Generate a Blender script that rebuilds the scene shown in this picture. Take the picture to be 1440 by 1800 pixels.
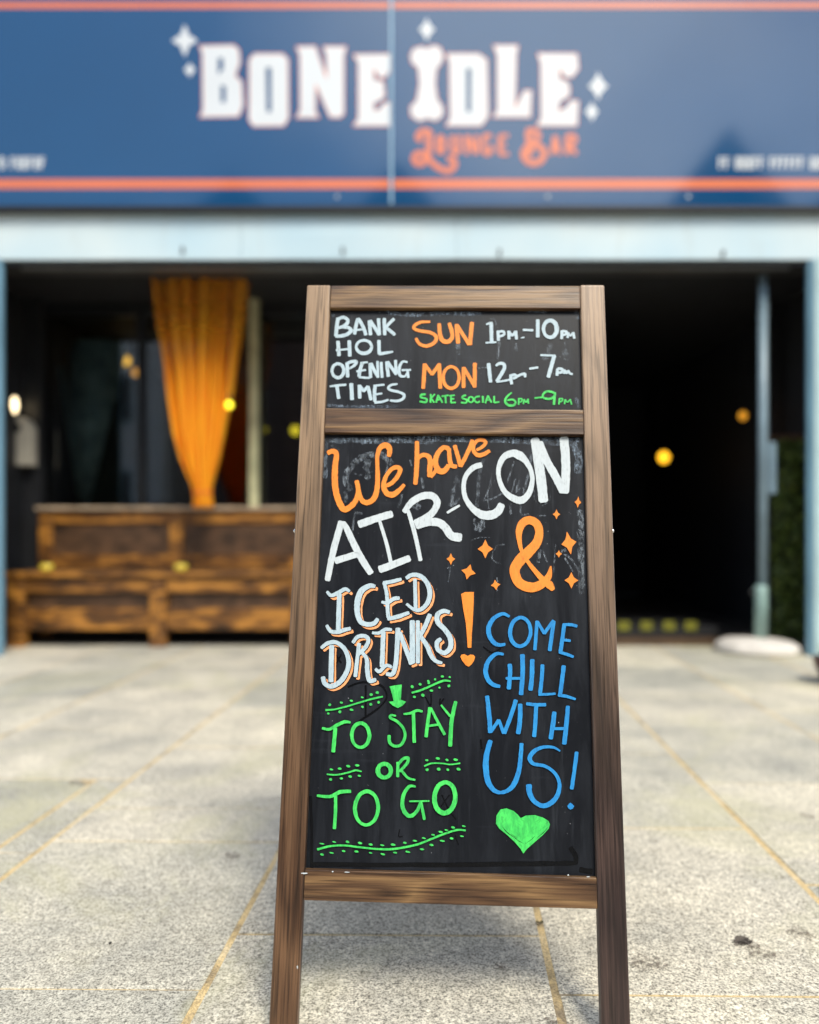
import bpy, bmesh, math, random
from mathutils import Vector, Matrix, noise
from mathutils.geometry import tessellate_polygon
random.seed(7)
S = bpy.context.scene
COL = S.collection
for o in list(bpy.data.objects): bpy.data.objects.remove(o)

# ------------------------------------------------------------------ camera, sky, sun, exposure
F = 1331.0; CH = 0.81
cam = bpy.data.cameras.new('camera'); camo = bpy.data.objects.new('camera', cam); COL.objects.link(camo)
camo.location = (0, 0, CH); camo.rotation_euler = (math.radians(90), 0, 0)
cam.sensor_fit = 'VERTICAL'; cam.sensor_height = 36.0; cam.sensor_width = 28.8
cam.lens = 36.0*F/1800; cam.shift_y = 35/1800; cam.shift_x = 0
cam.clip_start = 0.05; cam.clip_end = 1000
cam.dof.use_dof = True; cam.dof.focus_distance = 1.31; cam.dof.aperture_fstop = 1.18; cam.dof.aperture_blades = 0
S.camera = camo
SUN_EL = math.radians(53); SUN_AZ = math.radians(24)      # behind the photographer, a little to the right
sdir = Vector((math.sin(SUN_AZ)*math.cos(SUN_EL), -math.cos(SUN_AZ)*math.cos(SUN_EL), math.sin(SUN_EL)))
CLOUD = (5.3, 0.7, 5.1)
W = bpy.data.worlds.new('World'); S.world = W; W.use_nodes = True
wn = W.node_tree.nodes; wl = W.node_tree.links
sky = wn.new('ShaderNodeTexSky'); sky.sky_type = 'NISHITA'; sky.sun_disc = False
sky.sun_elevation = SUN_EL; sky.sun_rotation = math.pi - SUN_AZ; sky.dust_density = 1.2; sky.air_density = 1.0
wn['Background'].inputs[1].default_value = 0.125
# broken bright cloud over the blue
tcw = wn.new('ShaderNodeTexCoord'); nz = wn.new('ShaderNodeTexNoise'); nz.inputs['Scale'].default_value = 1.25; nz.inputs['Detail'].default_value = 6; nz.inputs['Roughness'].default_value = .5
mpw = wn.new('ShaderNodeMapping'); mpw.inputs['Location'].default_value = CLOUD; mpw.inputs['Scale'].default_value = (1, 1, 1.8)
rpw = wn.new('ShaderNodeValToRGB'); rpw.color_ramp.elements[0].position = .46; rpw.color_ramp.elements[1].position = .62
mxw = wn.new('ShaderNodeMix'); mxw.data_type = 'RGBA'; mxw.inputs[7].default_value = (11.5, 11.9, 12.3, 1)
wl.new(tcw.outputs['Generated'], mpw.inputs[0]); wl.new(mpw.outputs[0], nz.inputs['Vector']); wl.new(nz.outputs['Fac'], rpw.inputs[0]); wl.new(rpw.outputs[0], mxw.inputs[0])
wl.new(sky.outputs[0], mxw.inputs[6]); wl.new(mxw.outputs[2], wn['Background'].inputs[0])
sl = bpy.data.lights.new('sun', 'SUN'); sl.energy = 2.1; sl.angle = math.radians(19); sl.color = (1.0, .935, .80)
slo = bpy.data.objects.new('sun', sl); COL.objects.link(slo); slo.rotation_euler = sdir.to_track_quat('Z', 'Y').to_euler()
S.view_settings.view_transform = 'Standard'; S.view_settings.look = 'None'
S.view_settings.exposure = 0.82; S.view_settings.gamma = 1
S.render.resolution_x = 819; S.render.resolution_y = 1024
S.render.engine = 'CYCLES'

# ------------------------------------------------------------------ helpers
def wx(px, Y): return (px-720)/F*Y
def wz(py, Y): return CH+(935-py)/F*Y
def link(o, parent=None):
    COL.objects.link(o)
    if parent is not None: o.parent = parent
    return o
def tag(o, label=None, cat=None, group=None, kind=None):
    if label: o['label'] = label
    if cat: o['category'] = cat
    if group: o['group'] = group
    if kind: o['kind'] = kind
    return o
def empty(name, loc=(0, 0, 0), **k):
    o = bpy.data.objects.new(name, None); o.empty_display_size = .1; link(o); o.location = loc
    return tag(o, **k)
def meshobj(name, verts, faces, mat, parent=None, smooth=False, loc=None):
    m = bpy.data.meshes.new(name); m.from_pydata([tuple(v) for v in verts], [], faces); m.update()
    if mat: m.materials.append(mat)
    if smooth:
        for p in m.polygons: p.use_smooth = True
    o = bpy.data.objects.new(name, m); link(o, parent)
    if loc is not None: o.location = loc
    return o
def bmobj(name, bm, mat, parent=None, smooth=False, loc=None):
    m = bpy.data.meshes.new(name); bm.to_mesh(m); bm.free()
    if mat: m.materials.append(mat)
    if smooth:
        for p in m.polygons: p.use_smooth = True
    o = bpy.data.objects.new(name, m); link(o, parent)
    if loc is not None: o.location = loc
    return o
def addbox(bm, x0, x1, y0, y1, z0, z1, bev=0, seg=1):
    r = bmesh.ops.create_cube(bm, size=1)
    vs = r['verts']
    for v in vs:
        v.co = Vector((x0+(v.co.x+.5)*(x1-x0), y0+(v.co.y+.5)*(y1-y0), z0+(v.co.z+.5)*(z1-z0)))
    if bev:
        es = list({e for v in vs for e in v.link_edges})
        bmesh.ops.bevel(bm, geom=es, offset=bev, segments=seg, profile=.6, affect='EDGES')
def box(name, x0, x1, y0, y1, z0, z1, mat, parent=None, bev=0.0, seg=1):
    """box with its origin at its own centre"""
    cx, cy, cz = (x0+x1)/2, (y0+y1)/2, (z0+z1)/2
    bm = bmesh.new(); addbox(bm, x0-cx, x1-cx, y0-cy, y1-cy, z0-cz, z1-cz, bev, seg)
    return bmobj(name, bm, mat, parent, loc=(cx, cy, cz))
def addtube(bm, p0, p1, r0, r1=None, seg=14, caps=True):
    r1 = r0 if r1 is None else r1
    p0, p1 = Vector(p0), Vector(p1); d = (p1-p0).normalized()
    a = d.orthogonal().normalized(); b = d.cross(a)
    A = []; B = []
    for i in range(seg):
        t = 2*math.pi*i/seg; q = a*math.cos(t)+b*math.sin(t)
        A.append(bm.verts.new(p0+q*r0)); B.append(bm.verts.new(p1+q*r1))
    for i in range(seg):
        j = (i+1) % seg; bm.faces.new((A[i], A[j], B[j], B[i]))
    if caps: bm.faces.new(A[::-1]); bm.faces.new(B)
def lathe(name, prof, mat, parent=None, loc=(0, 0, 0), seg=28):
    vs = []; fs = []
    for r, z in prof:
        for i in range(seg):
            t = 2*math.pi*i/seg; vs.append((r*math.cos(t), r*math.sin(t), z))
    n = len(prof)
    for k in range(n-1):
        for i in range(seg):
            j = (i+1) % seg
            fs.append((k*seg+i, k*seg+j, (k+1)*seg+j, (k+1)*seg+i))
    fs.append(tuple(range(seg))[::-1]); fs.append(tuple((n-1)*seg+i for i in range(seg)))
    return meshobj(name, vs, fs, mat, parent, smooth=True, loc=loc)

# ------------------------------------------------------------------ materials
class NT:
    def __init__(s, name):
        s.m = bpy.data.materials.new(name); s.m.use_nodes = True
        s.n = s.m.node_tree.nodes; s.l = s.m.node_tree.links
        s.b = s.n['Principled BSDF']; s.out = s.n['Material Output']
    def node(s, t, **k):
        n = s.n.new(t)
        for a, v in k.items(): setattr(n, a, v)
        return n
    def lk(s, a, b): s.l.new(a, b)
    def coord(s, kind='Object', scale=(1, 1, 1), rnd=0.0):
        tc = s.node('ShaderNodeTexCoord') if kind != 'World' else s.node('ShaderNodeNewGeometry')
        src = tc.outputs['Position'] if kind == 'World' else tc.outputs[kind]
        mp = s.node('ShaderNodeMapping'); mp.inputs['Scale'].default_value = scale
        if rnd:
            oi = s.node('ShaderNodeObjectInfo')
            ml = s.node('ShaderNodeVectorMath', operation='SCALE'); ml.inputs[0].default_value = (1.0, 1.7, 2.3)
            mm = s.node('ShaderNodeMath', operation='MULTIPLY'); mm.inputs[1].default_value = rnd
            s.lk(oi.outputs['Random'], mm.inputs[0]); s.lk(mm.outputs[0], ml.inputs['Scale'])
            s.lk(ml.outputs[0], mp.inputs['Location'])
        s.lk(src, mp.inputs['Vector']); return mp.outputs[0]
    def noise(s, vec, scale, detail=3, rough=.55, dist=0):
        n = s.node('ShaderNodeTexNoise'); n.inputs['Scale'].default_value = scale
        n.inputs['Detail'].default_value = detail; n.inputs['Roughness'].default_value = rough
        n.inputs['Distortion'].default_value = dist
        s.lk(vec, n.inputs['Vector']); return n.outputs['Fac']
    def ramp(s, fac, stops, interp='LINEAR'):
        r = s.node('ShaderNodeValToRGB'); r.color_ramp.interpolation = interp
        e = r.color_ramp.elements
        while len(e) < len(stops): e.new(.5)
        for i, (p, c) in enumerate(stops):
            e[i].position = p; c = (c, c, c) if isinstance(c, (int, float)) else c
            e[i].color = (*c, 1)
        s.lk(fac, r.inputs[0]); return r.outputs[0]
    def math(s, op, a, b=None, c=None):
        n = s.node('ShaderNodeMath', operation=op)
        for i, v in enumerate((a, b, c)):
            if v is None: continue
            if isinstance(v, (int, float)): n.inputs[i].default_value = v
            else: s.lk(v, n.inputs[i])
        return n.outputs[0]
    def mix(s, fac, a, b, mode='MIX'):
        n = s.node('ShaderNodeMix', data_type='RGBA', blend_type=mode)
        for i, v in ((0, fac), (6, a), (7, b)):
            if isinstance(v, (int, float)): n.inputs[i].default_value = v
            elif isinstance(v, tuple): n.inputs[i].default_value = (*v, 1)
            else: s.lk(v, n.inputs[i])
        return n.outputs[2]
    def bump(s, h, strength=.3, dist=.002):
        b = s.node('ShaderNodeBump'); b.inputs['Strength'].default_value = strength; b.inputs['Distance'].default_value = dist
        s.lk(h, b.inputs['Height']); s.lk(b.outputs[0], s.b.inputs['Normal'])
    def col(s, c):
        if isinstance(c, tuple): s.b.inputs['Base Color'].default_value = (*c, 1)
        else: s.lk(c, s.b.inputs['Base Color'])
    def rough(s, r):
        if isinstance(r, (int, float)): s.b.inputs['Roughness'].default_value = r
        else: s.lk(r, s.b.inputs['Roughness'])
def simple(name, c, rough=.5, var=.25, scale=6, metal=0, bump=0, kind='Object', spec=.5):
    t = NT(name); v = t.coord(kind, rnd=9)
    n = t.noise(v, scale, 4)
    lo = tuple(x*(1-var) for x in c); hi = tuple(min(1, x*(1+var)) for x in c)
    t.col(t.ramp(n, [(.3, lo), (.7, hi)])); t.rough(rough)
    t.b.inputs['Metallic'].default_value = metal; t.b.inputs['Specular IOR Level'].default_value = spec
    if bump: t.bump(t.noise(v, scale*12, 3), bump)
    return t.m
def wood(name, axis, dark, mid, light, rough=.38, rings=9, scale=1.0, coat=.0, spec=.5, pale_top=None, al=2.2):
    t = NT(name); sc = [13*scale]*3; sc['xyz'.index(axis)] = al*scale
    v = t.coord('Object', tuple(sc), rnd=37)
    n = t.noise(v, 1.0, 1.2, .35, .25)
    rg = t.math('PINGPONG', t.math('MULTIPLY', n, rings), 1.0)
    sf = [260]*3; sf['xyz'.index(axis)] = 7
    vf = t.coord('Object', tuple(sf), rnd=11); fib = t.noise(vf, 1.0, 3, .65)
    sb = [5]*3; sb['xyz'.index(axis)] = 1.6
    big = t.noise(t.coord('Object', tuple(sb), rnd=5), 1.0, 3, .6)
    fac = t.math('ADD', t.math('MULTIPLY', rg, .36), t.math('ADD', t.math('MULTIPLY', fib, .56), t.math('MULTIPLY', t.math('SUBTRACT', big, .5), .8)))
    c = t.ramp(fac, [(.18, dark), (.40, mid), (.66, light)])
    pores = t.ramp(fib, [(.30, .55), (.45, 1.0)])
    if pale_top:      # tone mixed paler towards the top end
        z0, z1_, bc, amt = pale_top; tc = t.node('ShaderNodeTexCoord'); sx = t.node('ShaderNodeSeparateXYZ'); t.lk(tc.outputs['Object'], sx.inputs[0])
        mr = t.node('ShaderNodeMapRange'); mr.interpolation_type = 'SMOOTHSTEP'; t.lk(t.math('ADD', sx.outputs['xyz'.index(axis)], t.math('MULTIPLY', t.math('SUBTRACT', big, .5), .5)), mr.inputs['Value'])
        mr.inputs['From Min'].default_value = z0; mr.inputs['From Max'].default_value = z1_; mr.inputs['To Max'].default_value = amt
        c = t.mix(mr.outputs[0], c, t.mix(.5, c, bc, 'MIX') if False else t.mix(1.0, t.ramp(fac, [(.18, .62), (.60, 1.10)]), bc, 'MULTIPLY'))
    c = t.mix(1.0, c, pores, 'MULTIPLY')
    sg_ = [95]*3; sg_['xyz'.index(axis)] = 1.9      # crisp dark late-wood lines
    gl = t.noise(t.coord('Object', tuple(sg_), rnd=19), 1.0, 2.5, .5, .25)
    c = t.mix(1.0, c, t.ramp(gl, [(.455, 1.0), (.490, .55), (.505, .58), (.535, 1.0), (.60, 1.0), (.63, .8), (.66, 1.05)]), 'MULTIPLY')
    t.col(c)
    t.rough(t.math('ADD', t.math('MULTIPLY', fib, .22), rough-.1))
    t.b.inputs['Specular IOR Level'].default_value = spec
    t.b.inputs['Coat Weight'].default_value = coat; t.b.inputs['Coat Roughness'].default_value = .25
    t.bump(t.math('ADD', fib, t.math('MULTIPLY', rg, .4)), .35, .0012)
    return t.m
M = {}
M['rail'] = wood('rail wood', 'x', (.040, .019, .010), (.105, .054, .025), (.25, .145, .062), rings=12, scale=1.35, al=1.7)
M['stile_l'] = wood('left stile wood', 'z', (.018, .008, .004), (.062, .028, .013), (.15, .078, .038), rings=8, pale_top=(-.50, .75, (.35, .235, .14), .90))
M['stile_r'] = wood('right stile wood', 'z', (.010, .006, .0055), (.026, .015, .014), (.07, .042, .035), rings=8, pale_top=(-.42, .75, (.35, .235, .145), .92))

def granite():
    t = NT('granite'); v = t.coord('World'); oi = t.node('ShaderNodeObjectInfo')
    big = t.noise(v, 3.2, 4, .6)
    med = t.noise(v, 38, 3, .6)
    fine = t.math('ADD', t.math('MULTIPLY', t.noise(v, 235, 4, .7), .72), t.math('MULTIPLY', t.noise(v, 110, 2, .5), .28))
    base = t.ramp(big, [(.3, (.47, .46, .41)), (.7, (.82, .77, .64))])
    c = t.mix(1.0, base, t.ramp(fine, [(.36, .14), (.45, .50), (.53, .95), (.64, 1.25)]), 'MULTIPLY')
    c = t.mix(1.0, c, t.ramp(med, [(.32, .78), (.6, 1.05)]), 'MULTIPLY')
    tint = t.ramp(oi.outputs['Random'], [(0, (.70, .72, .72)), (.35, (.90, .90, .87)), (.7, (1.0, .98, .94)), (1, (1.10, 1.07, .99))])
    c = t.mix(1.0, c, tint, 'MULTIPLY')
    stain = t.ramp(t.noise(v, 1.5, 5, .7, .6), [(.52, 0.0), (.68, .6)])
    c = t.mix(stain, c, (.46, .44, .28))
    dirt = t.ramp(t.noise(v, 9, 6, .75, .3), [(.60, 0.0), (.70, .5)])
    c = t.mix(t.math('MULTIPLY', dirt, .5), c, (.13, .115, .095))
    t.col(c); t.rough(t.ramp(med, [(.3, .5), (.7, .75)]))
    t.b.inputs['Specular IOR Level'].default_value = .4
    t.bump(t.math('ADD', fine, t.math('MULTIPLY', med, .7)), .40, .0014)
    return t.m
M['granite'] = granite()
def mortar():
    t = NT('sand mortar'); v = t.coord('World')
    c = t.ramp(t.noise(v, 6, 5, .7), [(.36, (.24, .19, .12)), (.48, (.60, .45, .22)), (.7, (.68, .57, .37))])
    c = t.mix(1.0, c, t.ramp(t.noise(v, 300, 2), [(.35, .6), (.6, 1.1)]), 'MULTIPLY')
    t.col(c); t.rough(.9); t.bump(t.noise(v, 250, 3), .6, .002); return t.m
M['mortar'] = mortar()
def chalk():
    t = NT('chalkboard'); v = t.coord('Object')
    sm = t.noise(t.coord('Object', (16, 1, 3.0), rnd=3), 1.0, 5, .72, .8)
    sv = t.noise(t.coord('Object', (60, 1, 5.0), rnd=3), 1.0, 4, .7)
    hz = t.noise(t.coord('Object', (4, 1, 50.0), rnd=3), 1.0, 4, .6)
    base = t.mix(t.ramp(sm, [(.42, 0.0), (.8, .5)]), (.0075, .0090, .0125), (.038, .045, .058))
    base = t.mix(t.ramp(sv, [(.60, 0.0), (.85, .4)]), base, (.075, .085, .10))
    base = t.mix(t.ramp(hz, [(.62, 0.0), (.9, .3)]), base, (.07, .08, .10))
    sp = t.noise(v, 210, 2, .5)
    base = t.mix(t.ramp(sp, [(.78, 0.0), (.82, .6)]), base, (.5, .52, .55))
    t.col(base); t.rough(t.ramp(sm, [(.3, .33), (.7, .48)])); t.b.inputs['Specular IOR Level'].default_value = .22
    t.bump(t.noise(t.coord('Object', (3, 1, 1)), 60, 3), .12, .001)
    return t.m
M['chalk'] = chalk()
def paint(name, c, c2, alpha=1.0, streak=.5):
    t = NT(name); v = t.coord('Object', (160, 1, 45), rnd=2)
    n = t.noise(v, 1.0, 4, .65, .5); b = t.noise(t.coord('Object'), 34, 3, .6)
    f = t.math('ADD', t.math('MULTIPLY', n, .6), t.math('MULTIPLY', b, .4))
    k = t.mix(t.ramp(f, [(.42, streak), (.58, 0.0)]), c, c2)
    th = t.noise(t.coord('Object', (520, 1, 95), rnd=4), 1.0, 3, .6, .4)      # thin patches where the board shows through
    k = t.mix(t.ramp(th, [(.58, 0.0), (.70, .22+.38*streak)]), k, (.02, .025, .03))
    k = t.mix(t.ramp(b, [(.30, .22), (.5, 0.0)]), k, tuple(min(.9, x*1.25) for x in c))
    t.col(k); t.rough(.5)
    t.b.inputs['Specular IOR Level'].default_value = .35
    t.bump(n, .2, .0006)
    return t.m
P = {'w': paint('white paint pen', (.58, .64, .665), (.43, .49, .52), streak=.45),
     'p': paint('pale blue white paint pen', (.47, .585, .64), (.33, .44, .51)),
     'o': paint('orange paint pen', (.85, .27, .035), (.72, .19, .02)),
     's': paint('peach paint pen', (.95, .40, .17), (.8, .28, .09)),
     'g': paint('green paint pen', (.07, .68, .12), (.03, .40, .08), streak=.85),
     'b': paint('blue paint pen', (.022, .27, .62), (.014, .18, .48), streak=.7),
     'k': simple('black marker', (.0035, .004, .005), .22, .2)}
def ghost(name, c, amt):
    t = NT(name); v = t.coord('Object', (190, 1, 90))
    n = t.noise(v, 1.0, 4, .7, .4); n2 = t.noise(t.coord('Object'), 24, 3)
    a = t.math('MULTIPLY', t.ramp(n, [(.42, 0.0), (.62, 1.0)]), t.ramp(n2, [(.35, .2), (.6, 1.0)]))
    t.col(c); t.rough(.85); t.lk(t.math('MULTIPLY', a, amt), t.b.inputs['Alpha']); return t.m
P['c'] = ghost('rubbed chalk', (.34, .40, .46), .52)
P['C'] = ghost('chalk residue', (.30, .38, .48), .6)
M['black'] = simple('black paint', (.010, .0105, .012), .45, .2)
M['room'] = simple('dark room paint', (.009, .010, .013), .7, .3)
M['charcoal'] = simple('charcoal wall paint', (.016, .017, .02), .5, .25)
M['steel'] = simple('bright steel', (.75, .76, .78), .22, .1, metal=1)
def signmat(name, c, rough=.10):
    t = NT(name); v = t.coord('World')
    n = t.noise(v, .9, 2); t.col(t.ramp(n, [(.3, tuple(x*.9 for x in c)), (.7, c)]))
    t.rough(t.ramp(t.noise(v, 3, 4), [(.3, rough), (.7, rough*1.5)])); t.b.inputs['Coat Weight'].default_value = 1.0; t.b.inputs['Coat IOR'].default_value = 1.5
    t.b.inputs['Coat Roughness'].default_value = .06
    t.bump(t.noise(v, 1.1, 2), .12, .006); return t.m
M['navy'] = signmat('navy sign print', (.0002, .060, .170)); M['s_orange'] = signmat('orange sign print', (.72, .17, .055), .25)
M['s_white'] = signmat('white sign print', (.70, .73, .74), .3)
def lintelmat():
    t = NT('white painted board'); v = t.coord('World')
    st = t.noise(t.coord('World', (9, 1, 1.2)), 1.0, 4, .7)
    c = t.ramp(t.noise(v, .8, 3), [(.3, (.42, .60, .70)), (.65, (.60, .70, .72))])
    c = t.mix(t.ramp(st, [(.58, 0.0), (.75, .35)]), c, (.42, .46, .44))
    t.col(c); t.rough(.45); return t.m
M['lintel'] = lintelmat()
M['teal'] = simple('blue grey metal paint', (.14, .27, .36), .35, .15, 3)
M['grey'] = simple('dark grey metal', (.045, .045, .048), .5, .3, 4)
M['alu'] = simple('dull aluminium', (.42, .45, .47), .35, .1, metal=.7)
def burnt():
    t = NT('scorched pine'); v = t.coord('Object', (3, 6, 9), rnd=21)
    n = t.noise(v, 1.0, 5, .65, .7); f = t.noise(t.coord('Object', (6, 60, 60), rnd=3), 1.0, 3)
    c = t.ramp(t.math('ADD', t.math('MULTIPLY', n, .8), t.math('MULTIPLY', f, .25)), [(.38, (.018, .010, .005)), (.50, (.12, .048, .011)), (.64, (.46, .20, .032))])
    t.col(c); t.rough(.45); t.bump(f, .3); return t.m
M['burnt'] = burnt()
M['burnt_dark'] = simple('charred board', (.075, .038, .018), .5, .6, 7)
M['bench_top'] = simple('worn pale bench cap', (.42, .32, .22), .45, .4, 8)
def cloth():
    t = NT('orange voile'); v = t.coord('Object', (40, 1, 2))
    t.col(t.ramp(t.noise(v, 1.0, 3), [(.3, (.92, .30, .008)), (.7, (1.0, .50, .012))])); t.rough(.8)
    tr = t.node('ShaderNodeBsdfTranslucent'); tr.inputs[0].default_value = (1, .42, .01, 1)
    mx = t.node('ShaderNodeMixShader'); mx.inputs[0].default_value = .22
    t.lk(t.b.outputs[0], mx.inputs[1]); t.lk(tr.outputs[0], mx.inputs[2]); tp = t.node('ShaderNodeBsdfTransparent'); m2 = t.node('ShaderNodeMixShader'); 
    tc = t.node('ShaderNodeTexCoord'); sx = t.node('ShaderNodeSeparateXYZ'); t.lk(tc.outputs['Generated'], sx.inputs[0])   # denser where gathered; extra see-through top stands in for the shade there
    mr = t.node('ShaderNodeMapRange'); mr.interpolation_type = 'SMOOTHSTEP'; t.lk(sx.outputs[2], mr.inputs['Value']); mr.inputs['From Min'].default_value = .35; mr.inputs['From Max'].default_value = .85; mr.inputs['To Min'].default_value = .04; mr.inputs['To Max'].default_value = .66
    t.lk(mr.outputs[0], m2.inputs[0]); t.lk(mx.outputs[0], m2.inputs[1]); t.lk(tp.outputs[0], m2.inputs[2]); t.lk(m2.outputs[0], t.out.inputs[0]); return t.m
M['cloth'] = cloth()
def glass():
    t = NT('window glass'); t.n.remove(t.b)
    tr = t.node('ShaderNodeBsdfTransparent'); tr.inputs[0].default_value = (.80, .84, .84, 1)
    gl = t.node('ShaderNodeBsdfGlossy'); gl.inputs['Roughness'].default_value = .03
    fr = t.node('ShaderNodeFresnel'); fr.inputs[0].default_value = 1.9
    mx = t.node('ShaderNodeMixShader'); t.lk(fr.outputs[0], mx.inputs[0]); t.lk(tr.outputs[0], mx.inputs[1]); t.lk(gl.outputs[0], mx.inputs[2])
    t.lk(mx.outputs[0], t.out.inputs[0]); return t.m
M['glass'] = glass()
def emit(name, c, s):
    t = NT(name); t.col(c); t.b.inputs['Emission Color'].default_value = (*c, 1); t.b.inputs['Emission Strength'].default_value = s; return t.m

# ------------------------------------------------------------------ ground and pavement
asph = simple('asphalt', (.05, .05, .052), .85, .3, 3, bump=.3, kind='World')
g = meshobj('ground', [(-300, -300, -.03), (300, -300, -.03), (300, 300, -.03), (-300, 300, -.03)], [(0, 1, 2, 3)], asph); tag(g, kind='structure')
pav = meshobj('pavement', [(-5.2, -1.6, -.0022), (5.6, -1.6, -.0022), (5.6, 5.42, -.0022), (-5.2, 5.42, -.0022)], [(0, 1, 2, 3)], M['mortar']); tag(pav, kind='structure')
SL = 75/1331.0
JW = .0125
def slab(x0, x1, y0, y1, chip=False):
    # x0,x1 measured at Y=0 on the slanted lines
    a = JW/2*random.uniform(.95, 1.3); b = JW/2*random.uniform(.95, 1.3); c = JW/2*random.uniform(.25, .75)
    q = []
    for (x, y) in ((x0+a, y0+c), (x1-b, y0+c), (x1-b, y1-c), (x0+a, y1-c)):
        q.append((x+SL*y, y-.012*(x)))
    if chip:
        (ax, ay), (bx, by), (cx_, cy_), (dx, dy) = q
        q = [(ax, ay), (bx, by), (cx_, cy_-.045), (cx_-.02, cy_-.035), (cx_-.045, cy_), (dx, dy)]
    cx = sum(p[0] for p in q)/len(q); cy = sum(p[1] for p in q)/len(q)
    bm = bmesh.new(); dz = random.uniform(-.0012, .0012); tx = random.uniform(-.0012, .0012)
    top = [bm.verts.new((x-cx, y-cy, dz+tx*(x-cx))) for x, y in q]; bot = [bm.verts.new((x-cx, y-cy, -.028)) for x, y in q]
    f = bm.faces.new(top)
    n = len(q)
    for i in range(n):
        j = (i+1) % n; bm.faces.new((top[j], top[i], bot[i], bot[j]))
    bmesh.ops.bevel(bm, geom=list(f.edges), offset=.0022, segments=2, affect='EDGES', profile=.5)
    bmesh.ops.recalc_face_normals(bm, faces=bm.faces)
    return bmobj('paving_slab', bm, M['granite'], pav, loc=(cx, cy, 0))
cols = [(-4.265, -3.645, .3), (-3.645, -3.025, .75), (-3.025, -2.405, .15), (-2.405, -1.785, .6), (-1.785, -1.165, None), (-1.165, -1.053, None), (-1.053, -.439, None),
        (-.439, .182, None), (.182, .806, None), (.806, 1.426, None), (1.426, 2.05, .35), (2.05, 2.67, .1), (2.67, 3.29, .5), (3.29, 3.91, .2), (3.91, 4.53, .45)]
rows = {4: [-1.4, -.6, .1, .75, 1.55, 2.467], 5: [-1.4, -.3, .9, 1.9, 2.467],
        6: [-1.4, -.6, .1, .72, 1.335, 1.972, 2.213, 2.84, 3.47, 4.1, 4.75, 5.4],
        7: [-1.4, -.9, -.3, .3, .9, 1.523, 2.14, 2.76, 3.4, 4.0, 4.7, 5.4],
        8: [-1.4, -.7, -.1, .6, 1.330, 2.08, 2.78, 3.45, 4.15, 4.8, 5.4], 9: [-1.4, -.5, .2, .9, 1.75, 2.45, 3.2, 3.9, 4.6, 5.4]}
for i, (x0, x1, st) in enumerate(cols):
    r = rows.get(i) or [-1.4]+[-1.4+st+.64*k for k in range(11) if -1.4+st+.64*k < 5.2]+[5.4]
    for a, b in zip(r[:-1], r[1:]): slab(x0, x1, a, b, chip=(i == 4 and abs(b-2.467) < .01))
for a, b in ((2.467, 3.1), (3.1, 3.9), (3.9, 4.6), (4.6, 5.4)): slab(-1.785, -1.053, a, b)
# stains pressed into the slabs
stm = NT('dark stain'); sn = stm.noise(stm.coord('Object'), 90, 4, .7)
stm.col((.16, .13, .10)); stm.rough(.6); stm.lk(stm.ramp(sn, [(.46, 0.0), (.60, .75)]), stm.b.inputs['Alpha'])
def blotch(px, py, rx, ry, mat, name='stain', solid=False):
    Y = F*CH/(py-935); X = wx(px, Y); vs = [(0, 0, 0)]; n = 26
    sx = rx/F*Y; sy = ry*Y*Y/(F*CH)
    for i in range(n):
        t = 2*math.pi*i/n; k = 1+.28*noise.noise(Vector((math.cos(t)*1.6+px, math.sin(t)*1.6, py)))*1.8
        vs.append((sx*k*math.cos(t), sy*k*math.sin(t), 0))
    o = meshobj(name, vs, [(0, i+1, (i+1) % n+1) for i in range(n)], mat, pav, loc=(X, Y, .0022)); return o
blotch(1308, 1655, 15, 7, simple('dark spot', (.09, .075, .06), .6, .3, 60)); blotch(1318, 1662, 20, 9, stm.m); blotch(1345, 1678, 30, 9, stm.m); blotch(1420, 1435, 12, 5, stm.m); blotch(408, 1505, 12, 6, stm.m)
blotch(1140, 1695, 30, 16, stm.m); blotch(1405, 1640, 22, 14, stm.m); blotch(970, 1795, 12, 9, stm.m); blotch(880, 1700, 10, 8, stm.m)
blotch(194, 1659, 2.5, 2, M['black']); blotch(140, 1377, 22, 5, stm.m)

# ------------------------------------------------------------------ the A-board
BW = .576; BS = .046; BL = 1.3208; a_, t_, r_ = -.03273, .20534, -.01306
u0 = Vector((math.cos(a_), math.sin(a_), 0)); b0 = Vector((-math.sin(a_), math.cos(a_), 0)); v0 = math.cos(t_)*Vector((0, 0, 1))+math.sin(t_)*b0
U = math.cos(r_)*u0+math.sin(r_)*v0; V = -math.sin(r_)*u0+math.cos(r_)*v0; N = V.cross(U)
TOPL = Vector((-.20001, 1.47987, 1.29291)); FOOT = TOPL-V*BL
board = empty('a_board', label='dark wooden A-board with two hand-lettered chalkboard panels standing on the pavement', cat='pavement sign')
mtx = Matrix(((U.x, N.x, V.x, FOOT.x), (U.y, N.y, V.y, FOOT.y), (U.z, N.z, V.z, FOOT.z), (0, 0, 0, 1)))
board.matrix_world = mtx
def trace(px, py, depth=0.0):
    """photo tracing -> the board's own plane (u across, v up)"""
    d = Vector(((px-720)/F, 1, (935-py)/F)); c = Vector((0, 0, CH)); o = FOOT+N*depth
    h = c+d*((o-c).dot(N)/d.dot(N)); q = h-FOOT
    return q.dot(U), q.dot(V)
def vz(py, px=795, depth=0): return trace(px, py, depth)[1]
zt = BL; z1 = vz(541); z2 = vz(718.5); z3 = vz(762); z4 = vz(1536); z5 = vz(1591)
TH = .021; PD = .0115
rfoot = -((FOOT+U*BW).z)/V.z
def bent_box(name, x0, x1, y0, y1, za, zb, mat, parent, bev=.0025, seg=2): return box(name, x0, x1, y0, y1, za, zb, mat, parent, bev, seg)
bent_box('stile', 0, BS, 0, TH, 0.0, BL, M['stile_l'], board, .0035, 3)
bent_box('stile', BW-BS, BW, 0, TH, max(rfoot, 0), BL+.001, M['stile_r'], board, .0035, 3)
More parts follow.
